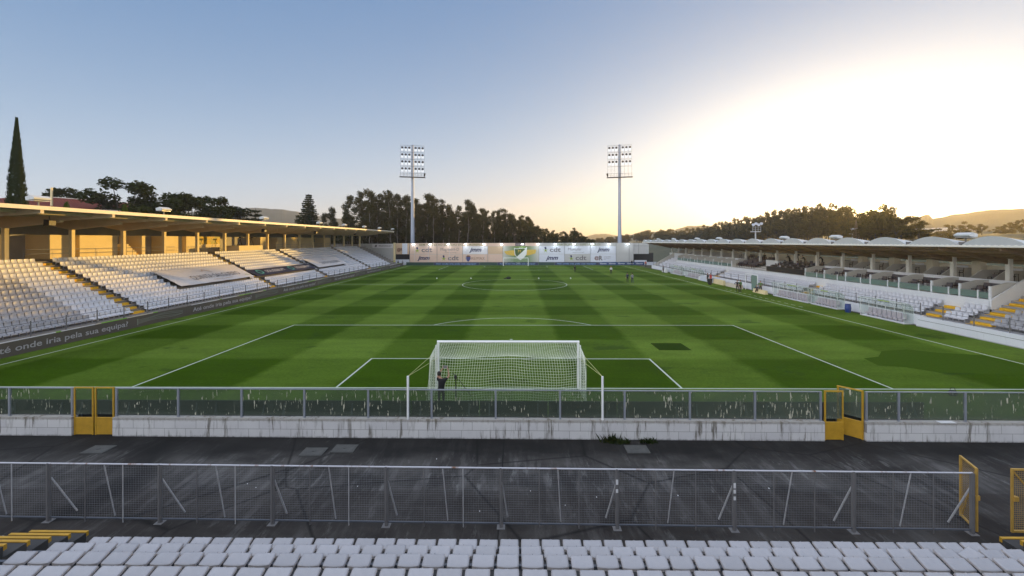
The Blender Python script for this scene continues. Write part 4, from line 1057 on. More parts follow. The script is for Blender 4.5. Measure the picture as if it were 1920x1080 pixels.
# chairs in the boxes
def make_chair():
    g = empty('box_chair', (0,0,0), 'dark padded chair', 'chair')
    a = MB(); a.prism([(-0.22,0.42),(0.22,0.44),(0.22,0.50),(-0.20,0.49)], 'y', -0.23, 0.23); a.build('seat', M['maroon'], g, world=False)
    b = MB(); b.prism([(0.18,0.50),(0.25,0.50),(0.31,0.90),(0.25,0.92)], 'y', -0.24, 0.24); b.build('backrest', M['chair_grey'], g, world=False)
    c = MB()
    for s in (-1, 1):
        c.bar((-0.15,s*0.25,0.66),(0.24,s*0.25,0.66),0.05,0.03); c.bar((-0.13,s*0.25,0.66),(-0.16,s*0.25,0.02),0.03); c.bar((0.18,s*0.25,0.66),(0.22,s*0.25,0.02),0.03)
    c.build('frame', M['black'], g, world=False)
    return g
chair0 = make_chair(); cnt = [0]
def put_chair(x, y, z, label, group):
    o = chair0 if cnt[0] == 0 else copy_tree(chair0)
    cnt[0] += 1; o.location = (x, y, z); o.scale = (1.1, 1.1, 1.1); o.rotation_euler[2] = random.uniform(-.12,.12); tag(o, label, 'chair', group)
yb = [14.45,16.9,19.5,23.0,26.6,30.2,33.8,37.45]
for i, (a, b) in enumerate(zip(yb[:-1], yb[1:])):
    n = 3 if b-a < 3 else 4
    for k in range(n): put_chair(42.0, a+0.45+0.56*k+(b-a-0.56*n)*0.35, 2.95, 'dark chair in the ' + ORD[i] + ' lower box from the near end', 'dark chairs in the boxes')
    put_chair(41.15, b-0.75, 2.70, 'single forward chair beside the glass, ' + ORD[i] + ' lower box', 'dark chairs in the boxes')
yb2 = [57.75,61.5,65.2,69.0,72.8,76.6,80.4,84.45]
for i, (a, b) in enumerate(zip(yb2[:-1], yb2[1:])):
    for k in range(2): put_chair(42.0, a+1.0+0.6*k, 2.95, 'dark chair beyond the central block, ' + ORD[i] + ' lower box', 'dark chairs in the boxes')
for i, k in enumerate([0,1,2,3,4,9,10]):
    y = 15.4+4.71*k
    for q in range(3): put_chair(45.2, y+1.75+0.52*q-0.2, 3.95, 'dark chair, back row of the ' + ORD[i] + ' near upper box', 'dark chairs in the upper boxes')
    for q in range(2): put_chair(44.2, y+1.7+0.52*q, 3.60, 'dark chair, front row of the ' + ORD[i] + ' near upper box', 'dark chairs in the upper boxes')
for r_ in range(5):
    for q in range(11):
        y = 51.4+0.56*q
        if q == 5: continue
        put_chair(41.3+0.87*r_, y, 2.75+0.24*(r_), 'grey padded seat, ' + ORD[r_] + ' row of the central block', 'padded seats of the central block')
# press desks
for r_ in range(4):
    x = 41.0+0.9*r_; z = 2.75+0.24*r_; y0, y1 = 38.2+0.3*r_, 47.2
    g = empty('press_desk', (x, (y0+y1)/2, z), ['front','second','third','rear'][r_] + ' black press desk in the central block of the right stand', 'desk', 'black press desks')
    MB().box(x-0.25, x+0.25, y0, y1, z+0.72, z+0.77).build('desk_top', M['black'], g)
    MB().box(x-0.25, x-0.21, y0, y1, z+0.02, z+0.72).build('front_panel', M['black'], g)
    for q in range(5): MB().box(x+0.05, x+0.10, y0+0.8+1.8*q, y0+1.2+1.8*q, z+0.77, z+1.02).build('monitor', M['grey_text'], g)
    for q in range(7):
        put_chair(x+0.55, y0+0.7+1.2*q, z+0.1, 'dark chair behind the ' + ['front','second','third','rear'][r_] + ' press desk', 'chairs at the press desks')
def tripod_camera(loc, rz, s, label):
    g = empty('tripod_camera', loc, label, 'video camera', 'video cameras on tripods', rz)
    m = MB()
    for k in range(3):
        a = k*2.094+0.5; m.tube((0,0,1.25*s), (0.5*s*math.cos(a),0.5*s*math.sin(a),0), 0.035*s, 0.025*s, n=6)
    m.tube((0,0,1.2*s),(0,0,1.42*s),0.07*s,n=8); m.build('tripod', M['black'], g, world=False)
    b = MB(); b.box(-0.30*s,0.22*s,-0.09*s,0.09*s,1.44*s,1.68*s); b.build('camera_body', M['black'], g, world=False)
    MB().tube((-0.30*s,0,1.56*s),(-0.58*s,0,1.55*s),0.075*s,0.09*s,n=10).build('lens', M['black'], g, world=False)
    MB().tube((0.15*s,0.1*s,1.5*s),(0.5*s,0.16*s,1.25*s),0.015*s,n=5).build('pan_handle', M['black'], g, world=False)
tripod_camera((43.5, 12.9, 3.75), 0.2, 1.0, 'black video camera on a tripod at the near end of the upper boxes')
tripod_camera((43.4, 49.8, 4.35), 0.1, 1.0, 'black video camera on the white stage in the central block')
tripod_camera((44.3, 44.9, 3.7), -0.3, 1.1, 'black video camera left of the press desks middle')
tripod_camera((44.6, 41.0, 3.9), 0.4, 1.1, 'black video camera behind the rear press desk')
tripod_camera((-47.0, 50.2, 6.95), math.pi, 0.9, 'video camera on the platform of the left stand, nearer one')
tripod_camera((-47.0, 53.4, 6.95), math.pi, 0.9, 'video camera on the platform of the left stand, farther one')

# dugouts
def dugout(y0, y1, n, label, x=36.05):
    root = empty('dugout', (x, (y0+y1)/2, 0), label, 'dugout', 'dugouts with curved clear roofs'); L = y1-y0
    MB().box(x-0.05, x+0.85, y0, y1, 0.0, 0.12).build('base', M['retain'], root)
    prof = [(x+0.84,0.12),(x+0.84,1.25),(x+0.72,1.62),(x+0.45,1.86),(x+0.05,1.96),(x-0.28,1.90)]
    m = max(3, int(L/0.95)); fr = MB()
    for k in range(m+1):
        y = y0+0.03+(L-0.06)*k/m
        for a, b in zip(prof[:-1], prof[1:]): fr.bar((a[0],y,a[1]), (b[0],y,b[1]), 0.024)
        if (k % 2 == 0 and L > 5.5) or k in (0, m): fr.bar((x-0.0,y,0.12), (x-0.0,y,1.94), 0.026)
    for p in (prof[-1], prof[1], prof[3]): fr.bar((p[0],y0,p[1]), (p[0],y1,p[1]), 0.035)
    fr.build('frame', M['post_white'], root)
    sh = MB(); nn = len(prof)
    for (a, b) in zip(prof[:-1], prof[1:]):
        sh.add([(a[0]+0.02,y0,a[1]+0.01),(a[0]+0.02,y1,a[1]+0.01),(b[0]+0.02,y1,b[1]+0.02),(b[0]+0.02,y0,b[1]+0.02)], [(0,1,2,3)])
    for yy in (y0-0.005, y1+0.005): sh.add([(p[0],yy,p[1]) for p in prof]+[(x-0.0,yy,0.12)], [tuple(range(nn+1))])
    sh.build('clear_roof', M['polycarb'], root)
    gs = MB().box(x-0.34,x-0.26,y0+L*0.25,y0+L*0.5,1.87,1.93); gs.build('green_trim', M['lime'], root)
    for k in range(n):
        y = y0+0.3+(L-0.6)*(k+0.5)/n; s = MB()
        s.prism([(x+0.10,0.30),(x+0.12,0.42),(x+0.52,0.40),(x+0.56,0.30)], 'y', y-0.21, y+0.21)
        s.prism([(x+0.50,0.40),(x+0.56,0.90),(x+0.60,0.90),(x+0.56,0.38)], 'y', y-0.21, y+0.21)
        s.box(x+0.25,x+0.4,y-0.04,y+0.04,0.12,0.31); s.build('seat', M['seat_dug'], root)
M['seat_dug'] = plain('dugout_seat', (0.44,0.40,0.42), 0.5, 0.12, 3)
dugout(17.0, 22.0, 8, 'nearest dugout with curved clear roof beside the blue barrel')
dugout(25.2, 29.4, 7, 'second dugout from the near end, just beyond the blue barrel')
dugout(29.9, 37.0, 12, 'long clear roofed dugout, third from the near end')
dugout(60.5, 68.0, 12, 'dugout in the far half nearer the halfway line')
dugout(70.5, 76.5, 9, 'farthest dugout with clear roof along the right touchline')
def small_things():
    g = empty('barrel', (36.0, 23.6, 0), 'blue plastic barrel between two dugouts', 'barrel')
    MB().tube((36.0,23.6,0.0),(36.0,23.6,0.42),0.24,0.30,12).tube((36.0,23.6,0.42),(36.0,23.6,0.86),0.30,0.25,12).build('drum', M['blue_plastic'], g)
    MB().tube((36.0,23.6,0.86),(36.0,23.6,0.90),0.27,0.27,12).build('lid', M['blue_plastic'], g)
    g = empty('waste_bin', (33.9, 51.6, 0), 'black waste bin on the grass near the halfway line', 'bin')
    MB().tube((33.9,51.6,0.0),(33.9,51.6,0.95),0.30,0.36,12).build('body', M['black'], g); MB().tube((33.9,51.6,0.95),(33.9,51.6,1.02),0.38,0.36,12).build('rim', M['black'], g)
    g = empty('tunnel_gate', (36.4, 43.0, 0), 'white framed players tunnel gate behind two standing men', 'gate')
    f = MB()
    for y in (41.3, 44.6): f.bar((36.3,y,0),(36.3,y,2.5),0.09)
    f.bar((36.3,41.3,2.5),(36.3,44.6,2.5),0.09); f.bar((36.3,44.6,2.5),(37.4,44.6,2.5),0.06); f.build('frame', M['post_white'], g)
    MB().box(36.28,36.31,41.35,42.9,0.1,2.4).build('glass_pane', M['green_glass'], g)
    MB().box(37.0,37.05,43.2,44.4,0.2,2.1).build('door', M['lead'], g)
    for i, (y0, y1, h, mt, l) in enumerate(((38.2,41.2,0.55,'ivory','cream padded barrier right of the two standing men'),(44.8,49.5,0.62,'edge','cream padded barrier left of the tunnel gate'),(50.4,54.0,0.8,'ivory','tall cream pad behind the man in red'),(54.4,59.5,0.95,'panel_cool','white board beyond the man in red'),(59.7,60.3,0.7,'white','small white crate at the end of the far dugout'),(78.5,81,0.95,'white','white cabinet beside the farthest dugout'))):
        o = MB(); o.prism([(35.55,0),(35.62,h),(35.95,h),(36.05,0)], 'y', y0, y1)
        if i == 0: o.prism([(35.5,0),(35.5,0.12),(35.55,0.12),(35.55,0)], 'y', y0-0.2, y1)
        tag(o.build('barrier_pad', M[mt]), l, 'barrier', 'pads and boards beside the technical area')
    for i, (x, y, l) in enumerate(((-15.73,62.8,'leftmost white ball lying beyond the centre circle'),(-8.85,62.8,'white ball left of the black bag'),(4.76,62.7,'white ball just right of the black bag'),(11.15,62.66,'rightmost white ball beyond the centre circle'))):
        b = MB(); b.ball((0,0,0.12), 0.13, 10, 8); o = tag(b.build('football', M['white'], smooth=True), l, 'ball', 'footballs beyond the centre circle'); o.location = (x, y, 0)
    g = empty('kit_bag', (-1.3, 62.7, 0), 'black kit bag lying beyond the centre circle', 'bag')
    b = MB(); b.ball((-1.3,62.7,0.18), 0.42, 10, 6, (1.3,0.7,0.5)); b.ball((-2.0,62.7,0.1), 0.2, 8, 5, (1.4,0.7,0.5)); b.build('bag_body', M['cloth_black'], g)
    MB().path([(-1.7,62.6,0.3),(-1.5,62.5,0.5),(-1.1,62.5,0.5),(-0.9,62.6,0.3)], 0.03).build('strap', M['cloth_black'], g)
    g = empty('bag', (22.3, -0.9, 0), 'small black bag on the grass just behind the right glass screen', 'bag')
    b = MB(); b.ball((22.3,-0.9,0.13),0.2,8,6,(1.2,0.7,0.7)); b.build('bag_body', M['cloth_black'], g)
    MB().path([(22.15,-0.9,0.2),(22.2,-0.9,0.38),(22.4,-0.9,0.38),(22.45,-0.9,0.2)],0.015).build('strap', M['cloth_black'], g)
small_things()

# ================================================================== GOALS
def net_surface(mb, P, nu, nv, r):
    """P(u, v) -> point, cords along both directions"""
    G_ = [[P(i/nu, j/nv) for i in range(nu+1)] for j in range(nv+1)]
    for j in range(nv+1):
        for i in range(nu): mb.tube(G_[j][i], G_[j][i+1], r, n=3, cap=False)
    for i in range(nu+1):
        for j in range(nv): mb.tube(G_[j][i], G_[j+1][i], r, n=3, cap=False)
def make_goal(label, s=1, fine=True):
    root = empty('goal', (0,0,0), label, 'goal', 'football goals')
    f = MB()
    for sx in (-1, 1): f.tube((sx*3.70,0,0),(sx*3.70,0,2.46),0.06,n=12)
    f.tube((-3.76,0,2.46),(3.76,0,2.46),0.06,n=12); f.build('frame', M['post_white'], root, world=False)
    for sx in (-1, 1): MB().tube((sx*3.80,-0.12,0.0),(sx*3.80,-0.12,2.3),0.03,n=8).build('net_upright', M['post_white'], root, world=False)
    A = 0.12 if fine else 0.3; rr = 0.0050 if fine else 0.011
    bx = 3.76; yb_, zb = -1.85, 2.16; yf = -2.3
    n1 = MB()
    def top(u, v):
        x = (-1+2*u)*(3.7+0.06*v); sag = 0.14*math.sin(math.pi*v)*(0.5+0.5*abs(math.sin(u*9)))
        return (x, yb_*v, 2.44+(zb-2.44)*v - sag - 0.05*math.sin(u*math.pi*3)*v)
    net_surface(n1, top, int(7.4/A), int(1.9/A), rr)
    def back(u, v):
        x = (-1+2*u)*(bx+0.04*v) + 0.04*math.sin(v*5+u*7); y = yb_+(yf-yb_)*v - 0.18*math.sin(v*math.pi)*(0.6+0.4*math.sin(u*12)) + 0.05*math.sin(u*25+v*6)
        return (x, y, zb*(1-v) - 0.05*math.sin(u*math.pi*3)*(1-v) + 0.03*math.sin(u*14)*math.sin(v*math.pi))
    net_surface(n1, back, int(7.5/A), int(2.2/A), rr)
    for sx in (-1, 1):
        def side(u, v):
            y = (yb_+(yf-yb_)*v)*u; z = (2.44+(zb-2.44)*u)*(1-v)
            return (sx*(3.72+0.04*u+0.16*math.sin(u*math.pi)*math.sin(v*math.pi)), y, z)
        net_surface(n1, side, int(2/A), int(2.3/A), rr)
    n1.build('net', M['net'], root, world=False)
    return root
g1 = make_goal('near football goal with white net behind the penalty area')
g2 = make_goal('far football goal in front of the crest on the advertising wall', fine=False); g2.location = (0,105,0); g2.rotation_euler[2] = math.pi
for sx, l in ((-1,'white net support pole on the wall left of the near goal'),(1,'white net support pole on the wall right of the near goal')):
    g = empty('net_pole', (sx*3.845, wy(0)+0.16, WTOP), l, 'pole', 'net support poles')
    MB().tube((sx*3.845,wy(0)+0.06,WTOP),(sx*3.845,wy(0)+0.06,2.46),0.045,n=10).build('pole', M['post_white'], g)
    MB().tube((sx*3.845,wy(0)+0.06,2.45),(sx*3.74,-1.85,2.18),0.011,n=4).build('rope', M['rope'], g)
    MB().tube((sx*3.845,wy(0)+0.06,2.45),(sx*3.72,-0.02,1.6),0.011,n=4).build('rope', M['rope'], g)

# ================================================================== FAR ADVERTISING WALL
def far_wall():
    Y = 110.0
    root = empty('advertising_wall', (0.8, Y, 0), 'long advertising wall with sponsor panels and club crest behind the far goal', 'wall')
    MB().box(-33.3, 36.6, Y+0.06, Y+0.3, 0.0, 6.84).build('backing', M['panel_grey'], root)
    xs = [-33.2,-24.65,-16.6,-8.75,-4.05,7.2,15.2,23.2,31.2,35.25]
    zt, z1, z2, z3 = 6.84, 5.90, 3.38, 0.76
    up = [('panel_pink','cdt'),('panel_pink','Magnetril-D'),('panel_white','jmm'),('panel_tan',None),None,('panel_cool','cdt'),('panel_cool','Moviplar'),('panel_cool','jmm'),('panel_grey',None)]
    lo = [('panel_pink','jmm'),('panel_pink','cdt'),('panel_pink','RE/MAX'),('panel_pink',None),None,('panel_cool','jmm'),('panel_grey','cdt'),('panel_cool','©R'),('panel_grey',None)]
    for i, (a, b) in enumerate(zip(xs[:-1], xs[1:])):
        mt = 'panel_tan' if i in (0,1) and False else ('panel_pink' if i < 5 else ('panel_grey'))
        MB().box(a+0.04, b-0.04, Y, Y+0.05, z1+0.04, zt).build('strip_panel', M[mt], root)
        for (row, za, zb_) in ((up, z2, z1), (lo, z3, z2)):
            if row[i] is None:
                if row is up: MB().box(a+0.04, b-0.04, Y, Y+0.05, z3+0.04, z1-0.04).build('crest_panel', M['crest_back'], root)
                continue
            mt, word = row[i]
            p = MB().box(a+0.05, b-0.05, Y, Y+0.05, za+0.05, zb_-0.05).build('panel', M[mt], root)
            if not word: continue
            cx = (a+b)/2; cz = (za+zb_)/2; yy = Y-0.012
            def L_(tx, m_, x, z, s, wd=None, **k): lettering(tx, M[m_], p, (x, yy, z), s, (1,0,0), (0,0,1), wd, **k)
            if word == 'jmm': L_('jmm', 'navy_logo', cx-1.9, cz-0.42, 1.75, 3.9, shear=0.35, fat=0.035)
            elif word == 'cdt':
                L_('cdt', 'grey_text', cx-0.6, cz-0.55, 2.0, 3.4, fat=0.02)
                mb = MB()
                for q in range(5):
                    t0 = math.pi/2+q*2*math.pi/5; c_, s_ = math.cos(t0), math.sin(t0); c0 = (cx-1.9, cz-0.1)
                    mb.add([(c0[0]-s_*0.16,yy,c0[1]+c_*0.16),(c0[0]+s_*0.16,yy,c0[1]-c_*0.16),(c0[0]+c_*0.95,yy,c0[1]+s_*0.95)], [(0,1,2)])
                mb.build('logo', M['lime'], p)
                mb = MB(); mb.add([(cx-2.1,yy-0.003,cz+0.15),(cx-1.6,yy-0.003,cz+0.35),(cx-1.8,yy-0.003,cz+1.0),(cx-2.3,yy-0.003,cz+0.9)], [(0,1,2,3)]); mb.build('logo', M['navy_logo'], p)
            elif word == '©R':
                L_('@', 'brownred', cx-2.7, cz-0.35, 1.3, fat=0.03); L_('R', 'grey_text', cx-1.35, cz-0.6, 1.9, 1.2, fat=0.04)
                for q in range(3): L_(['CAIXILHARIAS','ALUMÍNIO E','PVC'][q], 'grey_text', cx+0.2, cz+0.35-0.45*q, 0.36)
            elif word == 'RE/MAX':
                L_('RE/MAX', 'brownred', cx-1.2, cz-0.45, 1.3, 4.2, fat=-0.01)
                mb = MB(); mb.add([(cx-2.2+0.75*math.cos(t_),yy,cz+0.15+0.7*math.sin(t_)) for t_ in [k*math.pi/6 for k in range(7)]]+[(cx-2.95,yy,cz-0.2),(cx-2.35,yy,cz-1.0),(cx-2.05,yy,cz-1.0),(cx-1.45,yy,cz-0.2)], [tuple(range(11))]); mb.build('logo', M['navy_print'], p)
                mb = MB(); mb.add([(cx-2.2+0.75*math.cos(t_),yy-0.003,cz+0.45+0.5*math.sin(t_)) for t_ in [k*math.pi/6 for k in range(7)]], [tuple(range(7))]); mb.build('logo', M['brownred'], p)
            else:
                L_(word, 'grey_text', cx-2.9, cz-0.15, 1.25, 5.8 if word[1] == 'a' else 4.2); L_('materiais de construção', 'grey_text', cx-1.6, cz-0.85, 0.38)
    # letters on the top strip
    lettering('BEM-VINDO AO ESTÁDIO DO MOREIRENSE!', M['green_text'], root, (-30.2, Y-0.01, 6.06), 0.86, (1,0,0), (0,0,1), 20.3, fat=0.015)
    lettering('PARTICIPE NO ESPETÁCULO!', M['green_text'], root, (12.9, Y-0.01, 6.06), 0.86, (1,0,0), (0,0,1), 13.4, fat=0.015)
    MB().box(-0.2, 2.9, Y-0.06, Y-0.01, 5.92, 6.82).build('scoreboard', M['score'], root)
    lettering('MOREIRENSE FC', M['letter_grey'], root, (0.1, Y-0.08, 6.2), 0.36, (1,0,0), (0,0,1), 2.5)
    # crest : shield over a yellow ribbon
    cx = 1.45; yy = Y-0.03
    poly([(cx-5.2,yy,4.2),(cx-3.2,yy,4.55),(cx+3.2,yy,4.75),(cx+4.9,yy,4.8),(cx+4.7,yy,3.6),(cx+2.6,yy,3.0),(cx-2.6,yy,2.9),(cx-4.4,yy,3.3)], M['crest_yellow'], root, 'crest_ribbon')
    poly([(cx-2.0,yy-0.03,5.35),(cx-1.8,yy-0.03,3.2),(cx-0.9,yy-0.03,2.1),(cx,yy-0.03,1.45),(cx+1.0,yy-0.03,2.2),(cx+1.9,yy-0.03,3.3),(cx+2.1,yy-0.03,5.6),(cx+1.2,yy-0.03,5.1),(cx,yy-0.03,5.3),(cx-1.1,yy-0.03,5.1)], M['crest_white'], root, 'crest_shield')
    poly([(cx-1.8,yy-0.06,5.1),(cx-1.6,yy-0.06,3.3),(cx-1.1,yy-0.06,2.6),(cx+1.6,yy-0.06,5.0),(cx,yy-0.06,5.1),(cx-1.0,yy-0.06,4.95)], M['crest_green'], root, 'crest_field')
    lettering('M', M['crest_yellow'], root, (cx-0.75, yy-0.09, 3.9), 1.2, (1,0,0), (0,0,1), 0.9)
    # frame mullions
    for x in xs: MB().box(x-0.03, x+0.03, Y-0.05, Y, z3, zt).build('mullion', M['dark_steel'], root)
    for x in (-31.5,-27.2,-20.6,-15.3,-9.6): MB().box(x-0.03, x+0.03, Y-0.9, Y-0.84, 0, 6.5).build('net_post', M['panel_cool'], root)
    # right and left end bays over dark openings
    MB().box(36.7, 41.5, Y+0.5, Y+0.7, z2, zt-0.1).build('end_bay', M['panel_grey'], root)
    MB().box(38.3, 38.36, Y+0.44, Y+0.5, z2, zt-0.1).build('mullion', M['dark_steel'], root)
    MB().box(36.7, 41.5, Y+0.44, Y+0.5, 5.86, 5.92).build('mullion', M['dark_steel'], root)
    MB().box(35.3, 44, Y+4, Y+4.3, 0, 3.6).build('dark_gateway', M['black'], root)
    MB().box(-37.6, -33.4, Y+0.1, Y+0.3, z2, zt).build('end_bay', M['panel_tan'], root)
    MB().box(-35.6, -34.0, Y+0.07, Y+0.1, z2+0.05, zt-0.05).build('glass_strip', M['panel_cool'], root)
    lettering('@R', M['brownred'], root, (-37.2, Y+0.08, 4.4), 1.3, (1,0,0), (0,0,1), 1.7, fat=0.03)
    MB().box(-40, -33.4, Y+4, Y+4.3, 0, 3.6).build('dark_gateway', M['black'], root)
    MB().box(-39, -33.4, Y+1, Y+1.2, 0, 1.7).build('low_wall', M['panel_cool'], root)
    MB().box(37.2, 41.0, Y+1, Y+1.2, 0, 1.4).build('low_wall', M['panel_cool'], root)
    return root
M['navy_print'] = plain('blue_balloon_print', (0.05,0.06,0.20), 0.5, 0.1)
t = NT('score_grid'); br = t.n.new('ShaderNodeTexChecker'); br.inputs['Scale'].default_value = 6; t.l.new(t.obj(), br.inputs['Vector']); M['score'] = t.done(t.mix(br.outputs[1], (0.10,0.07,0.08), (0.17,0.13,0.13)), 0.6)
far_wall()
def far_boards():
    Y = 107.2; x = -33.6; k = 0
    seg = [('wave',8.5),('ate',14.0),('wave',5.5),('ate',12.5),('wave',5.0),('ate',13.5)] 
    for kind, L in seg:
        L2 = L
        root = empty('advertising_board', (x, Y, 0), ORD[k] + ' dark blue board from the left along the far goal line', 'advertising board', 'boards along the far goal line')
        MB().box(x+0.02, x+L2-0.02, Y, Y+0.08, 0.05, 1.02).build('panel', M['navy'] if kind == 'ate' else M['board_green'], root)
        if kind == 'ate': lettering('Até onde iria pela sua equipa?', M['led_text'], root, (x+0.6, Y-0.01, 0.34), 0.6, (1,0,0), (0,0,1), L2-1.6, fat=0.02)
        x += L2; k += 1
    for q in range(5):
        root = empty('advertising_board', (x, Y, 0), 'blue board with pale lettering, ' + ORD[q] + ' of the five matching ones on the far line', 'advertising board', 'boards along the far goal line')
        MB().box(x+0.02, x+2.72, Y, Y+0.08, 0.05, 1.02).build('panel', M['blue_board'], root)
        lettering('Eleven', M['panel_cool'], root, (x+0.35, Y-0.01, 0.36), 0.62, (1,0,0), (0,0,1), 1.9, fat=0.02); x += 2.75
    root = empty('advertising_board', (x, Y, 0), 'blank white board at the right end of the far goal line', 'advertising board', 'boards along the far goal line')
    MB().box(x+0.1, x+3.6, Y, Y+0.08, 0.05, 1.02).build('panel', M['panel_cool'], root)
    MB().box(x+0.55, x+0.62, Y-0.01, Y-0.002, 0.1, 1.0).build('joint', M['navy'], root)
M['board_green'] = plain('dark_teal_board', (0.02,0.06,0.05), 0.5, 0.25, 0.6)
M['blue_board'] = plain('royal_blue_board', (0.015,0.05,0.17), 0.5, 0.1)
far_boards()
# lit lamps on the top of the far wall
lx = [-31.9,-26.6,-21.0,-15.6,-9.9,-4.4,2.0,6.9,12.3,18.0,23.7,28.8,34.6]
for i, x in enumerate(lx):
    g = empty('wall_lamp', (x, 109.9, 6.7), ORD[i] + ' lit lamp from the left on top of the advertising wall', 'lamp', 'lit lamps on the far wall top')
    MB().bar((x,110.0,6.75),(x,109.2,6.66),0.05).build('arm', M['dark_steel'], g)
    b = MB(); b.prism([(108.9,6.55),(109.35,6.55),(109.3,6.72),(108.95,6.72)], 'x', x-0.32, x+0.32); b.build('housing', M['panel_cool'], g)
    MB().box(x-0.30, x+0.30, 108.86, 109.36, 6.38, 6.54).build('lit_glass', M['lamp_on'], g)

# ================================================================== FLOODLIGHT TOWERS
def tower(x, y, top, rz, label, rows, fr_bottom):
    g = empty('floodlight_tower', (x, y, 0), label, 'floodlight tower', 'tall floodlight towers', rz)
    MB().tube((0,0,0),(0,0,top),0.70,0.34,14).build('mast', M['mast'], g, world=False)
    W2 = 3.75; z0, z1 = fr_bottom, top-0.35; H = z1-z0-1.1; yf = -0.75
    f = MB()
    for sx in (-1, 1):
        for q in range(4):
            xx = sx*(0.45+q*(W2-0.45)/3); f.bar((xx,yf,z0),(xx,yf,z1),0.05)
    for k in range(5): f.bar((-W2,yf,z0+1.1+H*k/4),(W2,yf,z0+1.1+H*k/4),0.07)
    for k in range(5): f.bar((-0.3,0,z0+1.1+H*k/4),(-0.3,yf,z0+1.1+H*k/4),0.06); f.bar((0.3,0,z0+1.1+H*k/4),(0.3,yf,z0+1.1+H*k/4),0.06)
    for zz in (z0+0.5, z0+1.0): f.bar((-W2-0.2,yf-0.5,zz),(W2+0.2,yf-0.5,zz),0.045)
    for q in range(9): xx = -W2+2*W2*q/8; f.bar((xx,yf-0.5,z0),(xx,yf-0.5,z0+1.0),0.035)
    f.build('frame', M['dark_steel'], g, world=False)
    MB().box(-W2-0.3, W2+0.3, yf-0.6, 0.5, z0-0.14, z0).build('platform', M['dark_steel'], g, world=False)
    for k in rows:
        zc = z0+1.1+H*(3-k)/4+H/8
        for sx in (-1, 1):
            for q in range(3):
                xx = sx*(0.45+(q+0.5)*(W2-0.45)/3)
                lm = MB(); lm.tube((xx,yf+0.30,zc+0.42),(xx,yf-0.22,zc+0.34),0.20,0.36,12)
                h = lm.build('lamp', M['dark_steel'], g, world=False)
                rf = MB(); rf.tube((xx,yf-0.225,zc+0.335),(xx,yf-0.235,zc+0.333),0.33,0.33,12); rf.build('lens', M['lens_dark'], h, world=False)
                rb = MB(); rb.prism([(yf-0.1,zc-0.68),(yf+0.12,zc-0.68),(yf+0.02,zc+0.02),(yf-0.2,zc-0.02)], 'x', xx-0.40, xx+0.40); rb.build('reflector', M['reflector'], h, world=False)
    sx = 1 if x < 0 else -1
    MB().tube((sx*W2,yf-0.4,z0+0.2),(sx*(W2+0.1),yf-0.8,z0+1.1),0.22,0.30,10).build('siren', M['black'], g, world=False)
M['lens_dark'] = plain('dark_lens', (0.03,0.03,0.035), 0.2, 0.2)
tower(-33.4, 114.5, 38.6, R(14), 'floodlight tower on the left with four full rows of lamps', (0,1,2,3), 28.2)
tower(33.4, 114.5, 38.4, R(-12), 'floodlight tower on the right with its lowest lamp row empty', (0,1,2), 27.9)
def small_mast(x, y, h, label, n=4):
    g = empty('lamp_mast', (x, y, 0), label, 'lamp mast', 'small lamp masts beyond the right stand')
    z = terrain_h(x, y) if x > 60 else 0
    MB().tube((x,y,z-0.3),(x,y,h-1.6),0.22,0.14,8).build('pole', M['panel_grey'], g)
    f = MB(); f.box(x-0.9,x+0.9,y-0.5,y+0.5,h-1.9,h-1.75)
    for sx in (-0.9,-0.3,0.3,0.9): f.bar((x+sx,y-0.5,h-1.8),(x+sx,y-0.5,h-0.6),0.05)
    for zz in (h-1.3, h-0.8): f.bar((x-0.9,y-0.5,zz),(x+0.9,y-0.5,zz),0.05)
    f.build('basket', M['panel_grey'], g)
    for k in range(n):
        a = x-0.9+1.8*k/max(1, n-1); MB().tube((a,y-0.5,h-0.2+0.25*(k % 2)),(a,y-0.85,h-0.3+0.25*(k % 2)),0.22,0.32,10).build('lamp', M['panel_cool'], g)
small_mast(54.4, 74.3, 11.4, 'short white mast with round lamps rising behind the vaulted roof')
small_mast(122, 133, 11.6, 'small lamp mast in front of the trees below the sun', 4)
def pylon(x, y, h, label):
    g = empty('pylon', (x, y, 0), label, 'pylon'); z = terrain_h(x, y); m = MB(); w = 0.7
    for sx in (-1, 1):
        for sy in (-1, 1): m.bar((x+sx*w,y+sy*w,z),(x,y,h),0.06)
    for k in range(9):
        t0, t1 = k/9, (k+1)/9; a = w*(1-t0); b = w*(1-t1); za, zb_ = z+(h-z)*t0, z+(h-z)*t1
        for sy in (-1, 1): m.bar((x-a,y+sy*a,za),(x+b,y+sy*b,zb_),0.03); m.bar((x+a,y+sy*a,za),(x-b,y+sy*b,zb_),0.03)
    m.build('lattice', M['roof_steel'], g)
    c = MB()
    for zz in (h-1.5, h-4.5): c.bar((x-1.8,y,zz),(x+1.8,y,zz),0.06)
    c.build('cross_arm', M['roof_steel'], g)
pylon(117, 125, 14.6, 'lattice pylon standing in front of the woods left of the sun')

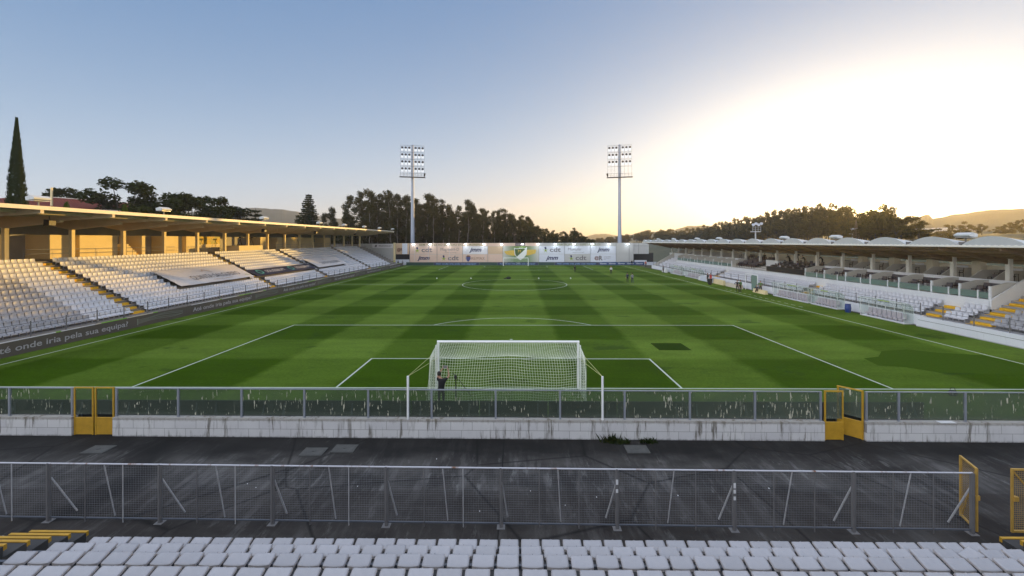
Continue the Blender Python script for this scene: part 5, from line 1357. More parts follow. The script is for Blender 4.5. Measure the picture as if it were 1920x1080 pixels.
# ================================================================== TREES AND HOUSE
def leaf_cloud(mb, c, r, n, s, rnd, flat=0.8, shell=0.55):
    for k in range(n):
        while True:
            d = Vector((rnd.uniform(-1,1), rnd.uniform(-1,1), rnd.uniform(-1,1)))
            if 0.05 < d.length < 1: break
        d = d.normalized() * (shell + (1-shell)*rnd.random())
        p = Vector(c) + Vector((d.x*r, d.y*r, d.z*r*flat))
        a = Vector((rnd.gauss(0,1), rnd.gauss(0,1), rnd.gauss(0,0.7))).normalized()*s*rnd.uniform(.6,1.3)
        b = a.cross(Vector((rnd.gauss(0,1), rnd.gauss(0,1), rnd.gauss(0,1)))).normalized()*s*rnd.uniform(.35,.8)
        mb.add([p-a, p+b, p+a*1.1, p-b*0.8], [(0,1,2,3)])
def euc_proto(seed, H, crown_from, spread, leafn=70):
    rnd = random.Random(seed); root = empty('eucalyptus_tree', (0,0,0), 'eucalyptus', 'tree')
    tr = MB(); bend = (rnd.uniform(-.06,.06), rnd.uniform(-.06,.06)); N_ = 7
    P = [Vector((bend[0]*H*(k/N_)**1.5+rnd.uniform(-.2,.2), bend[1]*H*(k/N_)**1.5+rnd.uniform(-.2,.2), H*0.94*k/N_)) for k in range(N_+1)]
    for k in range(N_): tr.tube(P[k], P[k+1], 0.20*(1-0.75*k/N_), 0.20*(1-0.75*(k+1)/N_), n=6, cap=False)
    cr = MB(); nb = rnd.randint(17, 22)
    for q in range(nb):
        f = crown_from + (1-crown_from)*(q+rnd.uniform(0,.8))/nb; i = min(N_-1, int(f*N_)); base = P[i].lerp(P[i+1], f*N_-i)
        a = rnd.uniform(0, 6.28); L = spread*(1.15-0.75*f)*rnd.uniform(.35,1.0)
        tip = base + Vector((math.cos(a)*L, math.sin(a)*L, L*rnd.uniform(.35,1.0)))
        tr.tube(base, tip, 0.07, 0.025, n=4, cap=False)
        rr = rnd.uniform(1.0,1.9)*(1.2-0.35*f)
        leaf_cloud(cr, tip, rr, int(leafn*rr*rr*1.25), 0.27, rnd, 0.95, 0.25)
        if rnd.random() < .7:
            t2 = base.lerp(tip, 0.55)+Vector((rnd.uniform(-.9,.9), rnd.uniform(-.9,.9), rnd.uniform(-.2,.6))); leaf_cloud(cr, t2, rr*.75, int(leafn*1.3), 0.26, rnd, 0.9, 0.25)
    leaf_cloud(cr, P[-1]+Vector((0,0,.4)), 1.0, 60, 0.22, rnd, 1.2, 0.2)
    tr.build('trunk', M['bark'], root, world=False); cr.build('crown', M['leaf_euc'], root, world=False); return root
def broad_proto(seed, H, W_, mat, n=16, leafn=90, ls=0.30):
    rnd = random.Random(seed); root = empty('broadleaf_tree', (0,0,0), 'tree', 'tree'); tr = MB(); cr = MB()
    tr.tube((0,0,-0.5),(rnd.uniform(-.3,.3),0,H*0.5),0.28,0.16,n=6,cap=False)
    for q in range(n):
        a = rnd.uniform(0,6.28); f = rnd.uniform(.25,1); rad = W_*0.5*math.sqrt(max(0.05, 1-(abs(f-0.55)/0.5)**2))*rnd.uniform(.3,.95)
        tip = Vector((math.cos(a)*rad, math.sin(a)*rad, H*f*0.93)); tr.tube((0,0,H*min(f,.5)*.8), tip, 0.08, 0.03, n=4, cap=False)
        r = rnd.uniform(.8,1.5)*W_/7; leaf_cloud(cr, tip, r, int(leafn*r*r*.6)+20, ls, rnd, 0.85, 0.35)
    tr.build('trunk', M['bark_dark'], root, world=False); cr.build('crown', mat, root, world=False); return root
def fir_proto(seed, H, W_, tiers, droop, mat, name='fir_tree', ls=0.26):
    rnd = random.Random(seed); root = empty(name, (0,0,0), 'fir', 'tree'); tr = MB(); cr = MB()
    tr.tube((0,0,-0.5),(0,0,H*.98),0.22,0.03,n=6,cap=False)
    for k in range(tiers):
        f = 0.10+0.88*k/tiers; z = H*f; nb = rnd.randint(7,10)
        for q in range(nb):
            a = 6.28*q/nb+rnd.uniform(-.3,.3); L = W_/2*(1-f)**0.85*rnd.uniform(.65,1.15)+0.15
            m_ = max(3, int(L/0.28))
            for j in range(1, m_+1):
                t_ = j/m_; p = Vector((math.cos(a)*L*t_, math.sin(a)*L*t_, z - droop*L*t_ + 0.25*L*t_*t_))
                leaf_cloud(cr, p, 0.30, 6, ls*0.8, rnd, 0.35, 0.2)
            tr.tube((0,0,z), (math.cos(a)*L, math.sin(a)*L, z-droop*L+0.25*L), 0.03, 0.01, n=3, cap=False)
    tr.build('trunk', M['bark_dark'], root, world=False); cr.build('crown', mat, root, world=False); return root
def cypress(x, y, z0, H, r, label, mat, n=4200, name='cypress_tree', shape=1.0):
    rnd = random.Random(int(H*10)); root = empty(name, (x, y, z0), label, 'tree'); cr = MB()
    for k in range(n):
        f = rnd.random()**0.85; a = rnd.uniform(0,6.28)
        rr = r*(min(1, f*7)**.5)*(1-f**1.5)**shape*rnd.uniform(.70,1.0)*(1+0.16*mnoise.noise(Vector((math.cos(a)*1.5, f*9, math.sin(a)*1.5))))+0.03
        p = Vector((math.cos(a)*rr, math.sin(a)*rr, H*f)); up = Vector((math.cos(a)*.25, math.sin(a)*.25, 1)).normalized()*rnd.uniform(.16,.42)
        s_ = Vector((-math.sin(a), math.cos(a), 0))*rnd.uniform(.06,.13); cr.add([p-s_, p+s_, p+up], [(0,1,2)])
    cr.build('crown', mat, root, world=False); MB().tube((0,0,-1),(0,0,H*.9),0.14,0.03,n=6).build('trunk', M['bark_dark'], root, world=False); return root
def put(proto, used, x, y, z, s, rz, label, group, sz=None):
    o = proto if id(proto) not in used else copy_tree(proto)
    used.add(id(proto)); o.location = (x, y, z); o.scale = (s, s, sz or s); o.rotation_euler[2] = rz; tag(o, label, 'tree', group); return o
def eucalyptus_wood():
    rnd = random.Random(21); used = set()
    protos = [euc_proto(100+k, 24, rnd.uniform(.24,.40), rnd.uniform(3.2,4.6)) for k in range(8)]
    line = [(-70,118,17),(-65,119,18),(-62,120,20.5),(-57.5,122,24.6),(-54,123,26.2),(-51.5,124,26.4),(-49,125,25),(-46.5,126,25.6),(-44,127,26.6),(-41,128,25.2),(-38.5,128,25.2),(-36,129,24.0),(-33,130,26.2),(-29.5,131,25.2),(-27,131,23.6),(-24.5,131,21.8),(-21,132,21.6),(-17.5,132,23.6),(-15,132,21.6),(-12.5,133,20.4),(-8.5,133,19.6),(-6,133,20.2),(-3.6,133,20.0),(-1,133,18.2),(1,133,17.8),(4,133,17.4),(7.5,133,14.0),(11.5,133,12.6),(14.5,134,12.0),(18,133,11.4),(21,132,12.6),(23.8,132,11.0),(26,132,9.4)]
    ns = len(line)
    for i, (x, y, h) in enumerate(line):
        k = i*3 % 8
        if i < 3: l = ['leftmost small eucalyptus right of the dark fir','second small eucalyptus right of the dark fir','third small eucalyptus right of the dark fir'][i]
        else: l = 'eucalyptus in the front row left of the tower' if x < -34 else 'eucalyptus in the front row right of the tower'
        put(protos[k], used, x+rnd.uniform(-.6,.6), y+rnd.uniform(-3,3), 0, h/24.6*0.97 if x > 5 else h/25*0.86, rnd.uniform(0,6.28), l, 'tall eucalyptus trees behind the far wall', h/24.8*(0.99))
        if h <= 12 or x > 2: put(protos[(k+1) % 8], used, x+1.5, y+7, 0, h/24*0.8, rnd.uniform(0,6.28), 'eucalyptus behind the front row of the wood', 'eucalyptus trees further back in the wood', h/24.6*.9)
        if h > 12 and x > -66:
            put(protos[(k+3) % 8], used, x+rnd.uniform(0,3), y+rnd.uniform(6,14), 0, h/25*.92, rnd.uniform(0,6.28), 'eucalyptus behind the front row of the wood', 'eucalyptus trees further back in the wood', h/24.6*rnd.uniform(.82,.98))
            put(protos[(k+5) % 8], used, x+rnd.uniform(-2,2), y+rnd.uniform(15,22), 0, h/25*1.1, rnd.uniform(0,6.28), 'eucalyptus behind the front row of the wood', 'eucalyptus trees further back in the wood', h/24.6*rnd.uniform(.7,.92))
    for i, (x, y, h) in enumerate([(5.5,129,13.5),(9.3,129,11.8),(12.6,131,10.6),(15.6,130,10.6),(18.8,131,10.4),(21.6,130,10.8),(24.6,131,9.6),(27,132,8.0),(2.5,131,15),(-0.5,130,16)]):
        bp_ = broad_proto(400+i, 13, 7.0, M['leaf_euc'], 22, 130, 0.30); bp_.location = (x, y, -0.1); bp_.scale = (.8, .8, h/12.6); tag(bp_, 'low bushy tree closing the right end of the eucalyptus wood', 'tree', 'bushy trees at the wood end')
    # dark undergrowth closing the wood
    mb = MB(); q = -76
    while q < 27:
        h = 3.0 + (13.5 if q < -22 else max(2.5, 13.5-(q+22)*0.27))
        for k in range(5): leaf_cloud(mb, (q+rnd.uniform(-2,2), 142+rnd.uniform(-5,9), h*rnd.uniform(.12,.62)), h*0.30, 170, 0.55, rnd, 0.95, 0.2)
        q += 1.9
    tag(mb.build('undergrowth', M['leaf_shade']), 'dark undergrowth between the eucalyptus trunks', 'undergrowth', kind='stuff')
eucalyptus_wood()
def right_woods():
    rnd = random.Random(5); used = set()
    pr = [broad_proto(200+k, 13, 8.5, M['leaf_wood'], 16, 80, 0.36) for k in range(7)]
    tops = [(133,387,15),(153,348,16.5),(157,320,19),(160,278,22),(159,245,24),(154,213,24),(146,182,23.5),(141,163,22.5),(136,149,18.5),(130,136,17.5),(123.5,124,19.5),(122.5,116,18),(127,111,13)]
    N_ = 150; cum = [0]
    for a, b in zip(tops[:-1], tops[1:]): cum.append(cum[-1]+math.dist(a[:2], b[:2]))
    for i in range(N_):
        s = (i+rnd.random())/N_*cum[-1]; k = max(j for j in range(len(cum)-1) if cum[j] <= s); t_ = (s-cum[k])/(cum[k+1]-cum[k])
        a, b = tops[k], tops[k+1]; x = a[0]+(b[0]-a[0])*t_; y = a[1]+(b[1]-a[1])*t_; zt = a[2]+(b[2]-a[2])*t_
        row = i % 3; off = (-9, 0, -18)[row]+rnd.uniform(-3,3); zt2 = zt*(1.0 if row == 1 else (0.86 if row == 0 else 0.68))+rnd.uniform(-1.0,0.9)
        d = Vector((x-CAM.x, y-CAM.y, 0)).normalized(); x += d.x*off; y += d.y*off; g = terrain_h(x, y)
        H = max(5, (zt2-g)*1.10); far = math.dist((x,y), (CAM.x,CAM.y))
        w = 'on the crest of the wooded rise' if row == 1 else ('on the slope below the crest of the rise' if row == 0 else 'at the foot of the wooded rise')
        sc = (1.0 if far > 250 else 0.85)*rnd.uniform(.85,1.15); 
        if x < 124 and y < 128 and row == 1: sc *= 0.8
        put(pr[i % 7], used, x, y, g-0.2, sc, rnd.uniform(0,6.28), 'tree ' + w, 'trees of the rise, ' + ('crest' if row == 1 else ('slope' if row == 0 else 'foot')), H/13)
    for i, (x, y, z) in enumerate([(183,164,12),(185,161,15),(187,159,14.5),(189,158,16),(192,155,15),(195,151,13.5),(196,150,14.5),(197,148.6,15.6),(199,147,16.5),(201,144,16.5),(203,142,16),(176,168,11),(170,172,10.5),(160,150,9.5),(166,146,9.5),(172,142,10),(150,128,9.2),(144,118,9.2)]):
        g = terrain_h(x, y)
        put(pr[i % 7], used, x, y, g-0.8, max(.55, (z-g)/13*1.25), rnd.uniform(0,6.28), ('tree in the hazy clump at the right picture edge' if i < 11 else 'low tree in front of the pale distant buildings'), 'trees of the right clump' if i < 11 else 'low trees before the distant buildings', max(4, z-g)/13)
    # low dark ridge trees between the right tower and the rise
    for i in range(34):
        x = 78+i*2.0+rnd.uniform(-1,1); y = 400+rnd.uniform(-14,14)-i*0.3; g = terrain_h(x, y); put(pr[i % 7], used, x, y, g-0.2, 1.0, rnd.uniform(0,6.28), 'small far tree left of the wooded rise', 'far trees left of the rise', (8+5*smooth(100,145,x)+rnd.uniform(-1,1))/13)
    mb = MB()
    for k, (a, b) in enumerate(zip(tops[:-1], tops[1:])):
        n = int(math.dist(a[:2], b[:2])/3)+1
        for q in range(n):
            t_ = (q+rnd.random())/n; x, y, z = [a[i]+(b[i]-a[i])*t_ for i in range(3)]; g = terrain_h(x, y); off = rnd.uniform(-14, 4)
            d = Vector((x-CAM.x, y-CAM.y, 0)).normalized(); leaf_cloud(mb, (x+d.x*off, y+d.y*off, g+(z-g)*rnd.uniform(.15,.5)), (z-g)*.30, 150, 0.7, rnd, 0.9, 0.2)
    tag(mb.build('undergrowth', M['leaf_wood']), 'brush filling the wooded rise below its tree crowns', 'undergrowth', kind='stuff')
right_woods()
def left_trees():
    used = set()
    cypress(-57.5, 26.0, 1.0, 20.9, 1.45, 'tall narrow dark cypress rising behind the left stand roof', M['leaf_pine'], 7000)
    cypress(-60.8, 34.5, 4.0, 8.9, 1.25, 'small bright green conical shrub tree before the red roof, left one', M['leaf_thuja'], 1800, 'thuja_tree', 0.7)
    cypress(-58.2, 40.3, 2.0, 11.0, 1.55, 'larger bright green conical shrub tree before the red roof, right one', M['leaf_thuja'], 2600, 'thuja_tree', 0.7)
    pine = [broad_proto(300+k, 13, 7.5, M['leaf_pine'], 26, 190, 0.27) for k in range(4)]
    for i, (x, y, zt, w, l) in enumerate([(-84,56,17.4,.8,'small pine crown peeping over the red roof beside the pale chimney'),(-62.5,44.4,17.4,1.05,'tall spreading pine at the right end of the red roof'),(-60.5,49.0,15.8,.9,'dark pine second from the red roof end'),(-61.5,54.0,15.9,.9,'dark pine third from the red roof end'),(-67.7,65.5,16.7,1.0,'dark round pine left of the distant hill, tallest of its clump'),(-64.5,66.5,16.9,.8,'dark pine with a pointed top left of the distant hill'),(-68.9,75.5,15.2,.9,'low dark pine nearest the left end of the distant hill'),(-69.5,81.3,15.8,1.1,'dark pine overlapping the left end of the distant hill'),(-60,60,14.3,.8,'low dark tree between the two pine clumps')]):
        g = terrain_h(x, y); put(pine[i % 4], used, x, y, g, w*1.35, i*1.3, l, None, (zt-g)/12.4)
    c = fir_proto(41, 16.2, 14, 13, 0.05, M['leaf_pine'], 'cedar_tree', ls=0.42); c.location = (-65.9, 84.3, 0.3); tag(c, 'flat layered cedar before the distant blue hill', 'tree')
    f = fir_proto(40, 22, 13.5, 34, 0.42, M['leaf_pine'], ls=0.42); f.location = (-61.9, 103.7, 0.3); tag(f, 'pointed dark fir left of the eucalyptus wood', 'tree')
left_trees()
def house():
    root = empty('house', (-70, 45, 6.9), 'house with a red tiled hip roof behind the left stand', 'house')
    MB().prism([(-74.5,36.5),(-62.6,46.2),(-66,57),(-80,50)], 'z', 5, 12.5).build('wall', M['ivory'], root)
    E_ = [(-76,32,12.6),(-60.6,46.3,12.55),(-66,59,12.6),(-82,50,12.6)]; R1, R2 = (-76,43,14.9), (-68.2,51.5,14.5)
    mb = MB(); mb.add([E_[0],E_[1],R2,R1], [(0,1,2,3)]); mb.add([E_[1],E_[2],R2], [(0,1,2)]); mb.add([E_[2],E_[3],R1,R2], [(0,1,2,3)]); mb.add([E_[3],E_[0],R1], [(0,1,2)])
    mb.add([(p[0],p[1],p[2]-0.12) for p in E_], [(3,2,1,0)])
    rf = mb.build('roof', M['tiles'], root)
    MB().path([E_[0],E_[1]],0.12,6).path([E_[1],E_[2]],0.12,6).path([E_[1],R2,R1],0.10,6).build('roof_trim', M['edge'], root)
    MB().box(-70.3,-70.1,41.0,41.2,12.5,15.9).build('chimney', M['ivory'], rf)
    root = empty('house', (-88, 40, 7), 'second red tiled roof behind the tall cypress', 'house')
    MB().prism([(-104,20),(-84,34),(-90,48),(-110,38)], 'z', 5, 13).build('wall', M['ivory'], root)
    mb = MB(); E2 = [(-106,18,13.1),(-82.5,34,13.1),(-88,50,13.1),(-112,38,13.1)]; A, B_ = (-102,30,16.2), (-90,38.5,16.2)
    mb.add([E2[0],E2[1],B_,A], [(0,1,2,3)]); mb.add([E2[1],E2[2],B_], [(0,1,2)]); mb.add([E2[2],E2[3],A,B_], [(0,1,2,3)]); mb.add([E2[3],E2[0],A], [(0,1,2)]); mb.build('roof', M['tiles'], root)
    for i, (x, y, w, l) in enumerate(((404,422,20,'pale long industrial building below the hazy hill, left one'),(428,396,16,'pale long industrial building below the hazy hill, right one'))):
        g = empty('building', (x, y, 5), l, 'building'); z = 21 if i == 0 else 21.5
        ang = math.atan2(-(x-CAM.x), (y-CAM.y)); wall = MB().box(-w, w, -12, 12, -9, z-8.5); wall.build('wall', M['wall_far'], g, world=False)
        MB().prism([(-w-1,z-8.5),(w+1,z-8.5),(w+1,z-7.9),(-w-1,z-7.9)], 'y', -13, 13).build('roof', M['panel_white'], g, world=False); g.rotation_euler[2] = ang
        for q in range(5): MB().box(-w+2+q*w*.38, -w+6+q*w*.38, -12.1, -12.0, z-12, z-10.5).build('window', M['grey_text'], g, world=False)
house()

# ================================================================== PEOPLE
def person(loc, rz, label, top='cloth_black', legs='cloth_black', pose='stand', hair='hair', sleeves=True, hat=None, H=1.76, gear=None, fingers=False):
    """one continuous skinned figure facing +y before rotation"""
    J = {'pel':(0,0,.95),'wst':(0,0,1.08),'chs':(0,.01,1.30),'nck':(0,.0,1.47),'hed':(0,.015,1.57),
         'shL':(-.18,0,1.42),'elL':(-.25,-.02,1.13),'wrL':(-.27,.07,.88),'haL':(-.27,.10,.79),'shR':(.18,0,1.42),'elR':(.25,-.02,1.13),'wrR':(.27,.07,.88),'haR':(.27,.10,.79),
         'hiL':(-.09,0,.92),'knL':(-.10,.02,.50),'anL':(-.11,-.02,.09),'toL':(-.12,.15,.04),'hiR':(.09,0,.92),'knR':(.10,.02,.50),'anR':(.11,-.02,.09),'toR':(.12,.15,.04)}
    if pose == 'walk':
        J.update(knL=(-.10,.24,.55),anL=(-.10,.20,.14),toL=(-.10,.36,.10),knR=(.10,-.10,.50),anR=(.10,-.36,.16),toR=(.10,-.26,.04),elL=(-.25,-.16,1.16),wrL=(-.25,-.10,.92),haL=(-.25,-.04,.85),elR=(.25,.10,1.14),wrR=(.22,.30,1.0),haR=(.2,.37,.98))
    if pose == 'photo':      # both arms raised holding a camera above the head, body leaning
        J.update(chs=(.02,.03,1.30),nck=(-.04,.02,1.46),hed=(-.10,.05,1.55),shL=(-.17,0,1.44),elL=(-.10,.16,1.66),wrL=(.04,.16,1.86),haL=(.09,.16,1.93),shR=(.19,0,1.40),elR=(.34,.10,1.52),wrR=(.30,.16,1.78),haR=(.24,.16,1.90))
    if pose == 'crouch':
        J.update(pel=(0,-.05,.42),wst=(0,0,.54),chs=(0,.10,.74),nck=(0,.16,.90),hed=(0,.19,1.0),shL=(-.18,.12,.86),elL=(-.24,.26,.66),wrL=(-.12,.42,.62),haL=(-.08,.48,.60),shR=(.18,.12,.86),elR=(.24,.26,.66),wrR=(.12,.42,.62),haR=(.08,.48,.60),
                 hiL=(-.10,-.02,.40),knL=(-.16,.34,.52),anL=(-.13,.10,.10),toL=(-.14,.26,.04),hiR=(.10,-.02,.40),knR=(.16,.30,.22),anR=(.13,-.10,.12),toR=(.14,-.02,.03))
    if pose == 'akimbo':
        J.update(elL=(-.36,-.04,1.18),wrL=(-.20,.06,1.04),haL=(-.15,.09,1.02),elR=(.36,-.04,1.18),wrR=(.20,.06,1.04),haR=(.15,.09,1.02),anL=(-.16,-.02,.09),toL=(-.2,.14,.04),knL=(-.13,.02,.5))
    if pose == 'lean':
        J.update(chs=(0,.14,1.26),nck=(0,.26,1.38),hed=(0,.33,1.44),shL=(-.18,.22,1.34),elL=(-.22,.36,1.12),wrL=(-.10,.56,1.12),haL=(-.06,.63,1.12),shR=(.18,.22,1.34),elR=(.22,.36,1.12),wrR=(.10,.56,1.12),haR=(.06,.63,1.12))
    if pose == 'sit':
        J.update(pel=(0,0,.50),wst=(0,0,.63),chs=(0,.03,.86),nck=(0,.05,1.03),hed=(0,.07,1.13),shL=(-.18,.03,.98),elL=(-.24,.08,.72),wrL=(-.2,.32,.66),haL=(-.17,.4,.64),shR=(.18,.03,.98),elR=(.24,.08,.72),wrR=(.2,.32,.66),haR=(.17,.4,.64),
                 hiL=(-.09,.04,.48),knL=(-.11,.45,.52),anL=(-.11,.45,.10),toL=(-.11,.6,.04),hiR=(.09,.04,.48),knR=(.11,.45,.52),anR=(.11,.45,.10),toR=(.11,.6,.04))
    rad = {'pel':.145,'wst':.125,'chs':.15,'nck':.06,'hed':.055,'shL':.068,'elL':.045,'wrL':.028,'haL':.034,'hiL':.092,'knL':.060,'anL':.042,'toL':.036}
    for k in ('sh','el','wr','ha','hi','kn','an','to'): rad[k+'R'] = rad[k+'L']
    E_ = [('pel','wst'),('wst','chs'),('chs','nck'),('nck','hed'),('chs','shL'),('shL','elL'),('elL','wrL'),('wrL','haL'),('chs','shR'),('shR','elR'),('elR','wrR'),('wrR','haR'),
          ('pel','hiL'),('hiL','knL'),('knL','anL'),('anL','toL'),('pel','hiR'),('hiR','knR'),('knR','anR'),('anR','toR')]
    names = list(J); me = bpy.data.meshes.new('skeleton'); me.from_pydata([J[n] for n in names], [(names.index(a), names.index(b)) for a, b in E_], [])
    so = bpy.data.objects.new('skeleton', me); COL.objects.link(so)
    sk = so.modifiers.new('skin', 'SKIN'); sv = me.skin_vertices[0].data
    for i, n in enumerate(names): sv[i].radius = (rad[n]*(1.15 if n in ('pel','wst','chs') else 1), rad[n]*(.78 if n in ('pel','wst','chs') else 1)); sv[i].use_root = (n == 'pel')
    sb = so.modifiers.new('sub', 'SUBSURF'); sb.levels = 1; sb.render_levels = 1
    dg = bpy.context.evaluated_depsgraph_get(); m2 = bpy.data.meshes.new_from_object(so.evaluated_get(dg)); bpy.data.objects.remove(so)
    body = MB(); body.v = [tuple(v.co) for v in m2.vertices]; body.f = [tuple(p.vertices) for p in m2.polygons]; nb = len(body.f)
    hd = Vector(J['hed']); hc = hd + Vector((0,.01,.085)); h0 = len(body.f)
    body.ball(hc, .1, 12, 9, (.80,.95,1.22)); body.ball(hc+Vector((0,.098,-.012)), .017, 6, 5, (.8,1.1,1.4)); 
    for s in (-1, 1): body.ball(hc+Vector((s*.082,-.005,-.01)), .024, 6, 5, (.4,.8,1.2))
    h1 = len(body.f)
    for s in (-1, 1): body.ball(hc+Vector((s*.032,.088,.012)), .012, 6, 4)
    body.ball(hc+Vector((0,.086,-.055)), .02, 6, 4, (1.2,.3,.3)); e1 = len(body.f)
    for s, k in ((-1,'L'), (1,'R')):            # palm, four fingers and a thumb
        ha = Vector(J['ha'+k]); d = (ha-Vector(J['wr'+k])).normalized(); side = d.cross(Vector((0,1,0)) if abs(d.y) < .8 else Vector((1,0,0))).normalized(); nrm = d.cross(side)
        for q in range(4):
            b0 = ha + side*(q-1.5)*.021 + d*.015; b1 = b0 + d*(.045, .052, .048, .036)[q] + nrm*.008; b2 = b1 + d*.02 + nrm*.024
            body.tube(b0, b1, .0098, .0085, n=5); body.tube(b1, b2, .0085, .006, n=5)
        b0 = ha - side*s*.03 - d*.01; b1 = b0 - side*s*.026 + d*.03; body.tube(b0, b1, .012, .009, n=5); body.tube(b1, b1+d*.026, .009, .007, n=5)
    g = empty('person', loc, label, 'person', None, rz); g.scale = (H/1.76,)*3
    o = body.build('body', M[top], g, world=False, smooth=True); o.data.materials.append(M[legs]); o.data.materials.append(M['skin']); o.data.materials.append(M['black'])
    zw = J['wst'][2]-.05
    for p in o.data.polygons:
        c = p.center; i = p.index
        if i >= e1 or h0 <= i < h1: p.material_index = 2; continue
        if h1 <= i < e1: p.material_index = 3; continue
        best = min(names, key=lambda n: (Vector(J[n])-c).length_squared)
        if best.startswith(('ha',)) or (best.startswith('wr') ) or (not sleeves and best.startswith('el')) or best in ('hed',) or (best == 'nck' and c.z > J['nck'][2]+.0): p.material_index = 2
        elif best.startswith(('to',)) or (best.startswith('an') and c.z < .11): p.material_index = 3
        elif best.startswith(('kn','an','hi')) or (best == 'pel' and c.z < zw): p.material_index = 1
    if hat: MB().ball(hc+Vector((0,-.008,.035)), .108, 12, 7, (.86,1.02,1.0)).build('cap', M[hat], g, world=False, smooth=True)
    else: MB().ball(hc+Vector((0,-.022,.03)), .104, 12, 7, (.86,.95,1.1)).build('hair', M[hair], g, world=False, smooth=True)
    return g
person((-3.02,-2.95,0), 0.0, 'person in black behind the near goal holding a camera up above the head', pose='photo', sleeves=False, H=1.78)
g = empty('camera', (-2.86,-2.79,1.94), 'small camera held up by the person in black behind the goal', 'camera')
MB().box(-2.94,-2.78,-2.83,-2.74,1.90,2.01).build('camera_body', M['lead'], g); MB().tube((-2.86,-2.74,1.955),(-2.86,-2.64,1.955),0.035,n=8).build('lens', M['black'], g)
g = empty('monopod', (-2.35,-2.9,0), 'black camera stand with dangling arm beside the person behind the goal', 'camera stand')
MB().tube((-2.35,-2.9,0),(-2.35,-2.9,1.5),0.028,n=6).build('pole', M['black'], g); MB().ball((-2.36,-2.9,1.52),0.09,8,6,(.8,.8,1.3)).build('head', M['black'], g)
MB().path([(-2.36,-2.9,1.5),(-2.15,-2.85,1.3),(-1.95,-2.8,1.0),(-1.75,-2.8,0.75),(-1.65,-2.8,0.6)],0.012,4).path([(-2.36,-2.9,1.55),(-2.5,-2.9,1.72)],0.014,4).build('arm', M['black'], g)
PG = 'people along the right touchline'
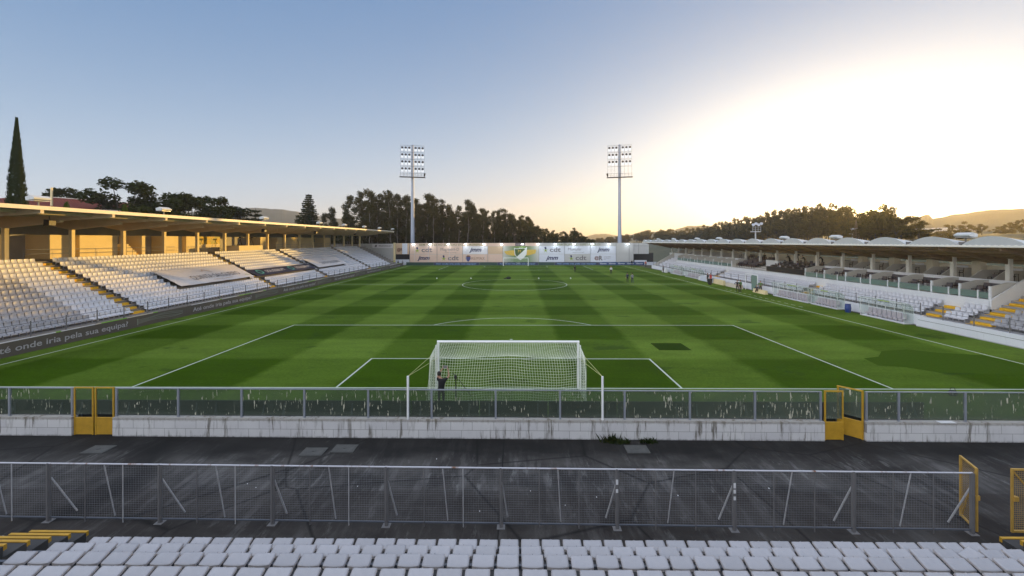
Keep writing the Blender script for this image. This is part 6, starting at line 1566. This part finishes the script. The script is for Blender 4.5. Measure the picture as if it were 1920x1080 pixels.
for a in [((20.35,54.4,0),-0.25,'person walking in dark kit with bare calves, left of the walking pair','cloth_navy','cloth_black','walk',None,1.90),
          ((20.95,53.4,0),-0.15,'person in dark grey kit, nearer and right one of the walking pair','cloth_grey','cloth_navy','walk',None,1.88),
          ((21.6,73.5,0),-0.2,'person in a white top and red cap beyond the walking pair','cloth_white','cloth_black','stand','cloth_red',1.84),
          ((14.26,79.3,0),0.3,'person in black alone on the far half of the pitch','cloth_black','cloth_black','stand',None,1.76),
          ((35.1,54.0,0),1.9,'person in a red jacket standing by the cream pad','cloth_red','cloth_red','stand',None,1.80),
          ((34.85,54.6,0),1.7,'person in dark clothes close behind the one in red','cloth_black','cloth_black','stand',None,1.78),
          ((33.15,41.0,0),2.6,'person in black with white shoes on the touchline, left of the pair','cloth_black','cloth_black','akimbo',None,1.82),
          ((33.60,41.0,0),3.4,'person in a green bib on the touchline, right of the pair','cloth_green','cloth_black','stand',None,1.84),
          ((35.6,40.2,0),2.4,'person crouching in dark clothes beside a standing one','cloth_navy','cloth_black','crouch',None,1.76),
          ((36.0,40.0,0),2.9,'person standing in black and green beside the crouching one','cloth_green','cloth_black','akimbo',None,1.80),
          ((34.7,77.5,0),2.0,'person in brown standing far down the right touchline','cloth_grey','cloth_black','stand',None,1.72),
          ((37.0,98.8,0),2.6,'person in orange at the far right corner','cloth_orange','cloth_black','stand',None,1.80),
          ((34.2,103.0,0),2.6,'person in black beside the white board in the far right corner','cloth_black','cloth_navy','stand',None,1.82),
          ((-36.1,103.3,0),3.0,'steward in a yellow vest at the far left corner','cloth_hivis','cloth_black','stand',None,1.80),
          ((-35.0,103.4,0),3.0,'person in black beside the steward at the far left corner','cloth_black','cloth_black','stand',None,1.78),
          ((-33.6,103.2,0),3.0,'person in brown right of the steward at the far left corner','cloth_grey','cloth_black','stand',None,1.76),
          ((43.9,52.6,3.7),2.0,'person in black standing at the left end of the central block','cloth_black','cloth_black','stand',None,1.76),
          ((44.3,46.4,3.75),1.6,'person in black behind the white camera stage','cloth_black','cloth_black','lean',None,1.80),
          ((44.6,43.2,3.75),1.4,'person in black bending over a camera above the press desks','cloth_black','cloth_black','lean',None,1.76),
          ((44.9,39.9,3.9),1.2,'person in dark clothes at the right hand camera above the desks','cloth_navy','cloth_black','lean',None,1.78),
          ((43.0,42.4,3.2),1.4,'person in a blue shirt seated between the press desks','blue_plastic','cloth_black','sit',None,1.76),
          ((41.7,44.6,2.75),1.5,'person in white seated at the front press desk','cloth_white','cloth_black','sit',None,1.76)]:
    loc, rz, lab, tp, lg, ps, ht, hh = a
    person(loc, rz, lab, tp, lg, ps, hat=ht, H=hh)

# ================================================================== EVENING HAZE
def haze():
    mb = MB().box(-1750, 1150, -300, 1450, -14, 112)
    m = bpy.data.materials.new('evening_haze'); m.use_nodes = True; n = m.node_tree.nodes; l = m.node_tree.links; n.clear()
    o = n.new('ShaderNodeOutputMaterial'); v = n.new('ShaderNodeVolumePrincipled'); v.inputs['Density'].default_value = 0.00030
    v.inputs['Color'].default_value = (0.92, 0.90, 0.88, 1); v.inputs['Anisotropy'].default_value = 0.55
    l.new(v.outputs[0], o.inputs['Volume']); tag(mb.build('haze', m), 'thin evening haze in the air over the whole valley', kind='stuff')
haze()

# labels that several neighbours share get their place in the row
def ordinal(n):
    tens = ['', '', 'twenty', 'thirty', 'forty', 'fifty', 'sixty', 'seventy', 'eighty', 'ninety']
    ones = ['', 'first', 'second', 'third', 'fourth', 'fifth', 'sixth', 'seventh', 'eighth', 'ninth']
    if n <= 19: return ORD[n-1]
    if n > 99: return 'hundredth' if n == 100 else ordinal(n-100) + ' after the hundredth'
    if n % 10 == 0: return tens[n//10][:-1] + 'ieth'
    return tens[n//10] + '-' + ones[n % 10]
def separate_labels():
    bpy.context.view_layer.update(); sets = {}
    for o in COL.objects:
        if o.parent is None and o.get('category') and o.get('label') and not o.get('kind'): sets.setdefault(o['label'], []).append(o)
    for lab, os_ in sets.items():
        if len(os_) < 2: continue
        os_.sort(key=lambda o: (project(*o.location) or (0,))[0])
        for i, o in enumerate(os_): o['label'] = lab + ', ' + ordinal(i+1) + ' from the left'
for o in list(COL.objects):
    if o.parent is None and (abs(o.location.x) > 34 or o.name.startswith('stadium_seats')) and o.location.y < 112 and o.get('category') in ('grandstand', 'railing', 'seat', 'seats', 'floodlight', 'loudspeaker', 'chair', 'desk', 'video camera') : o.location.y -= 0.5
for o in list(COL.objects):
    if o.name.startswith('stadium_seats'): o.location.y = -0.5
separate_labels()
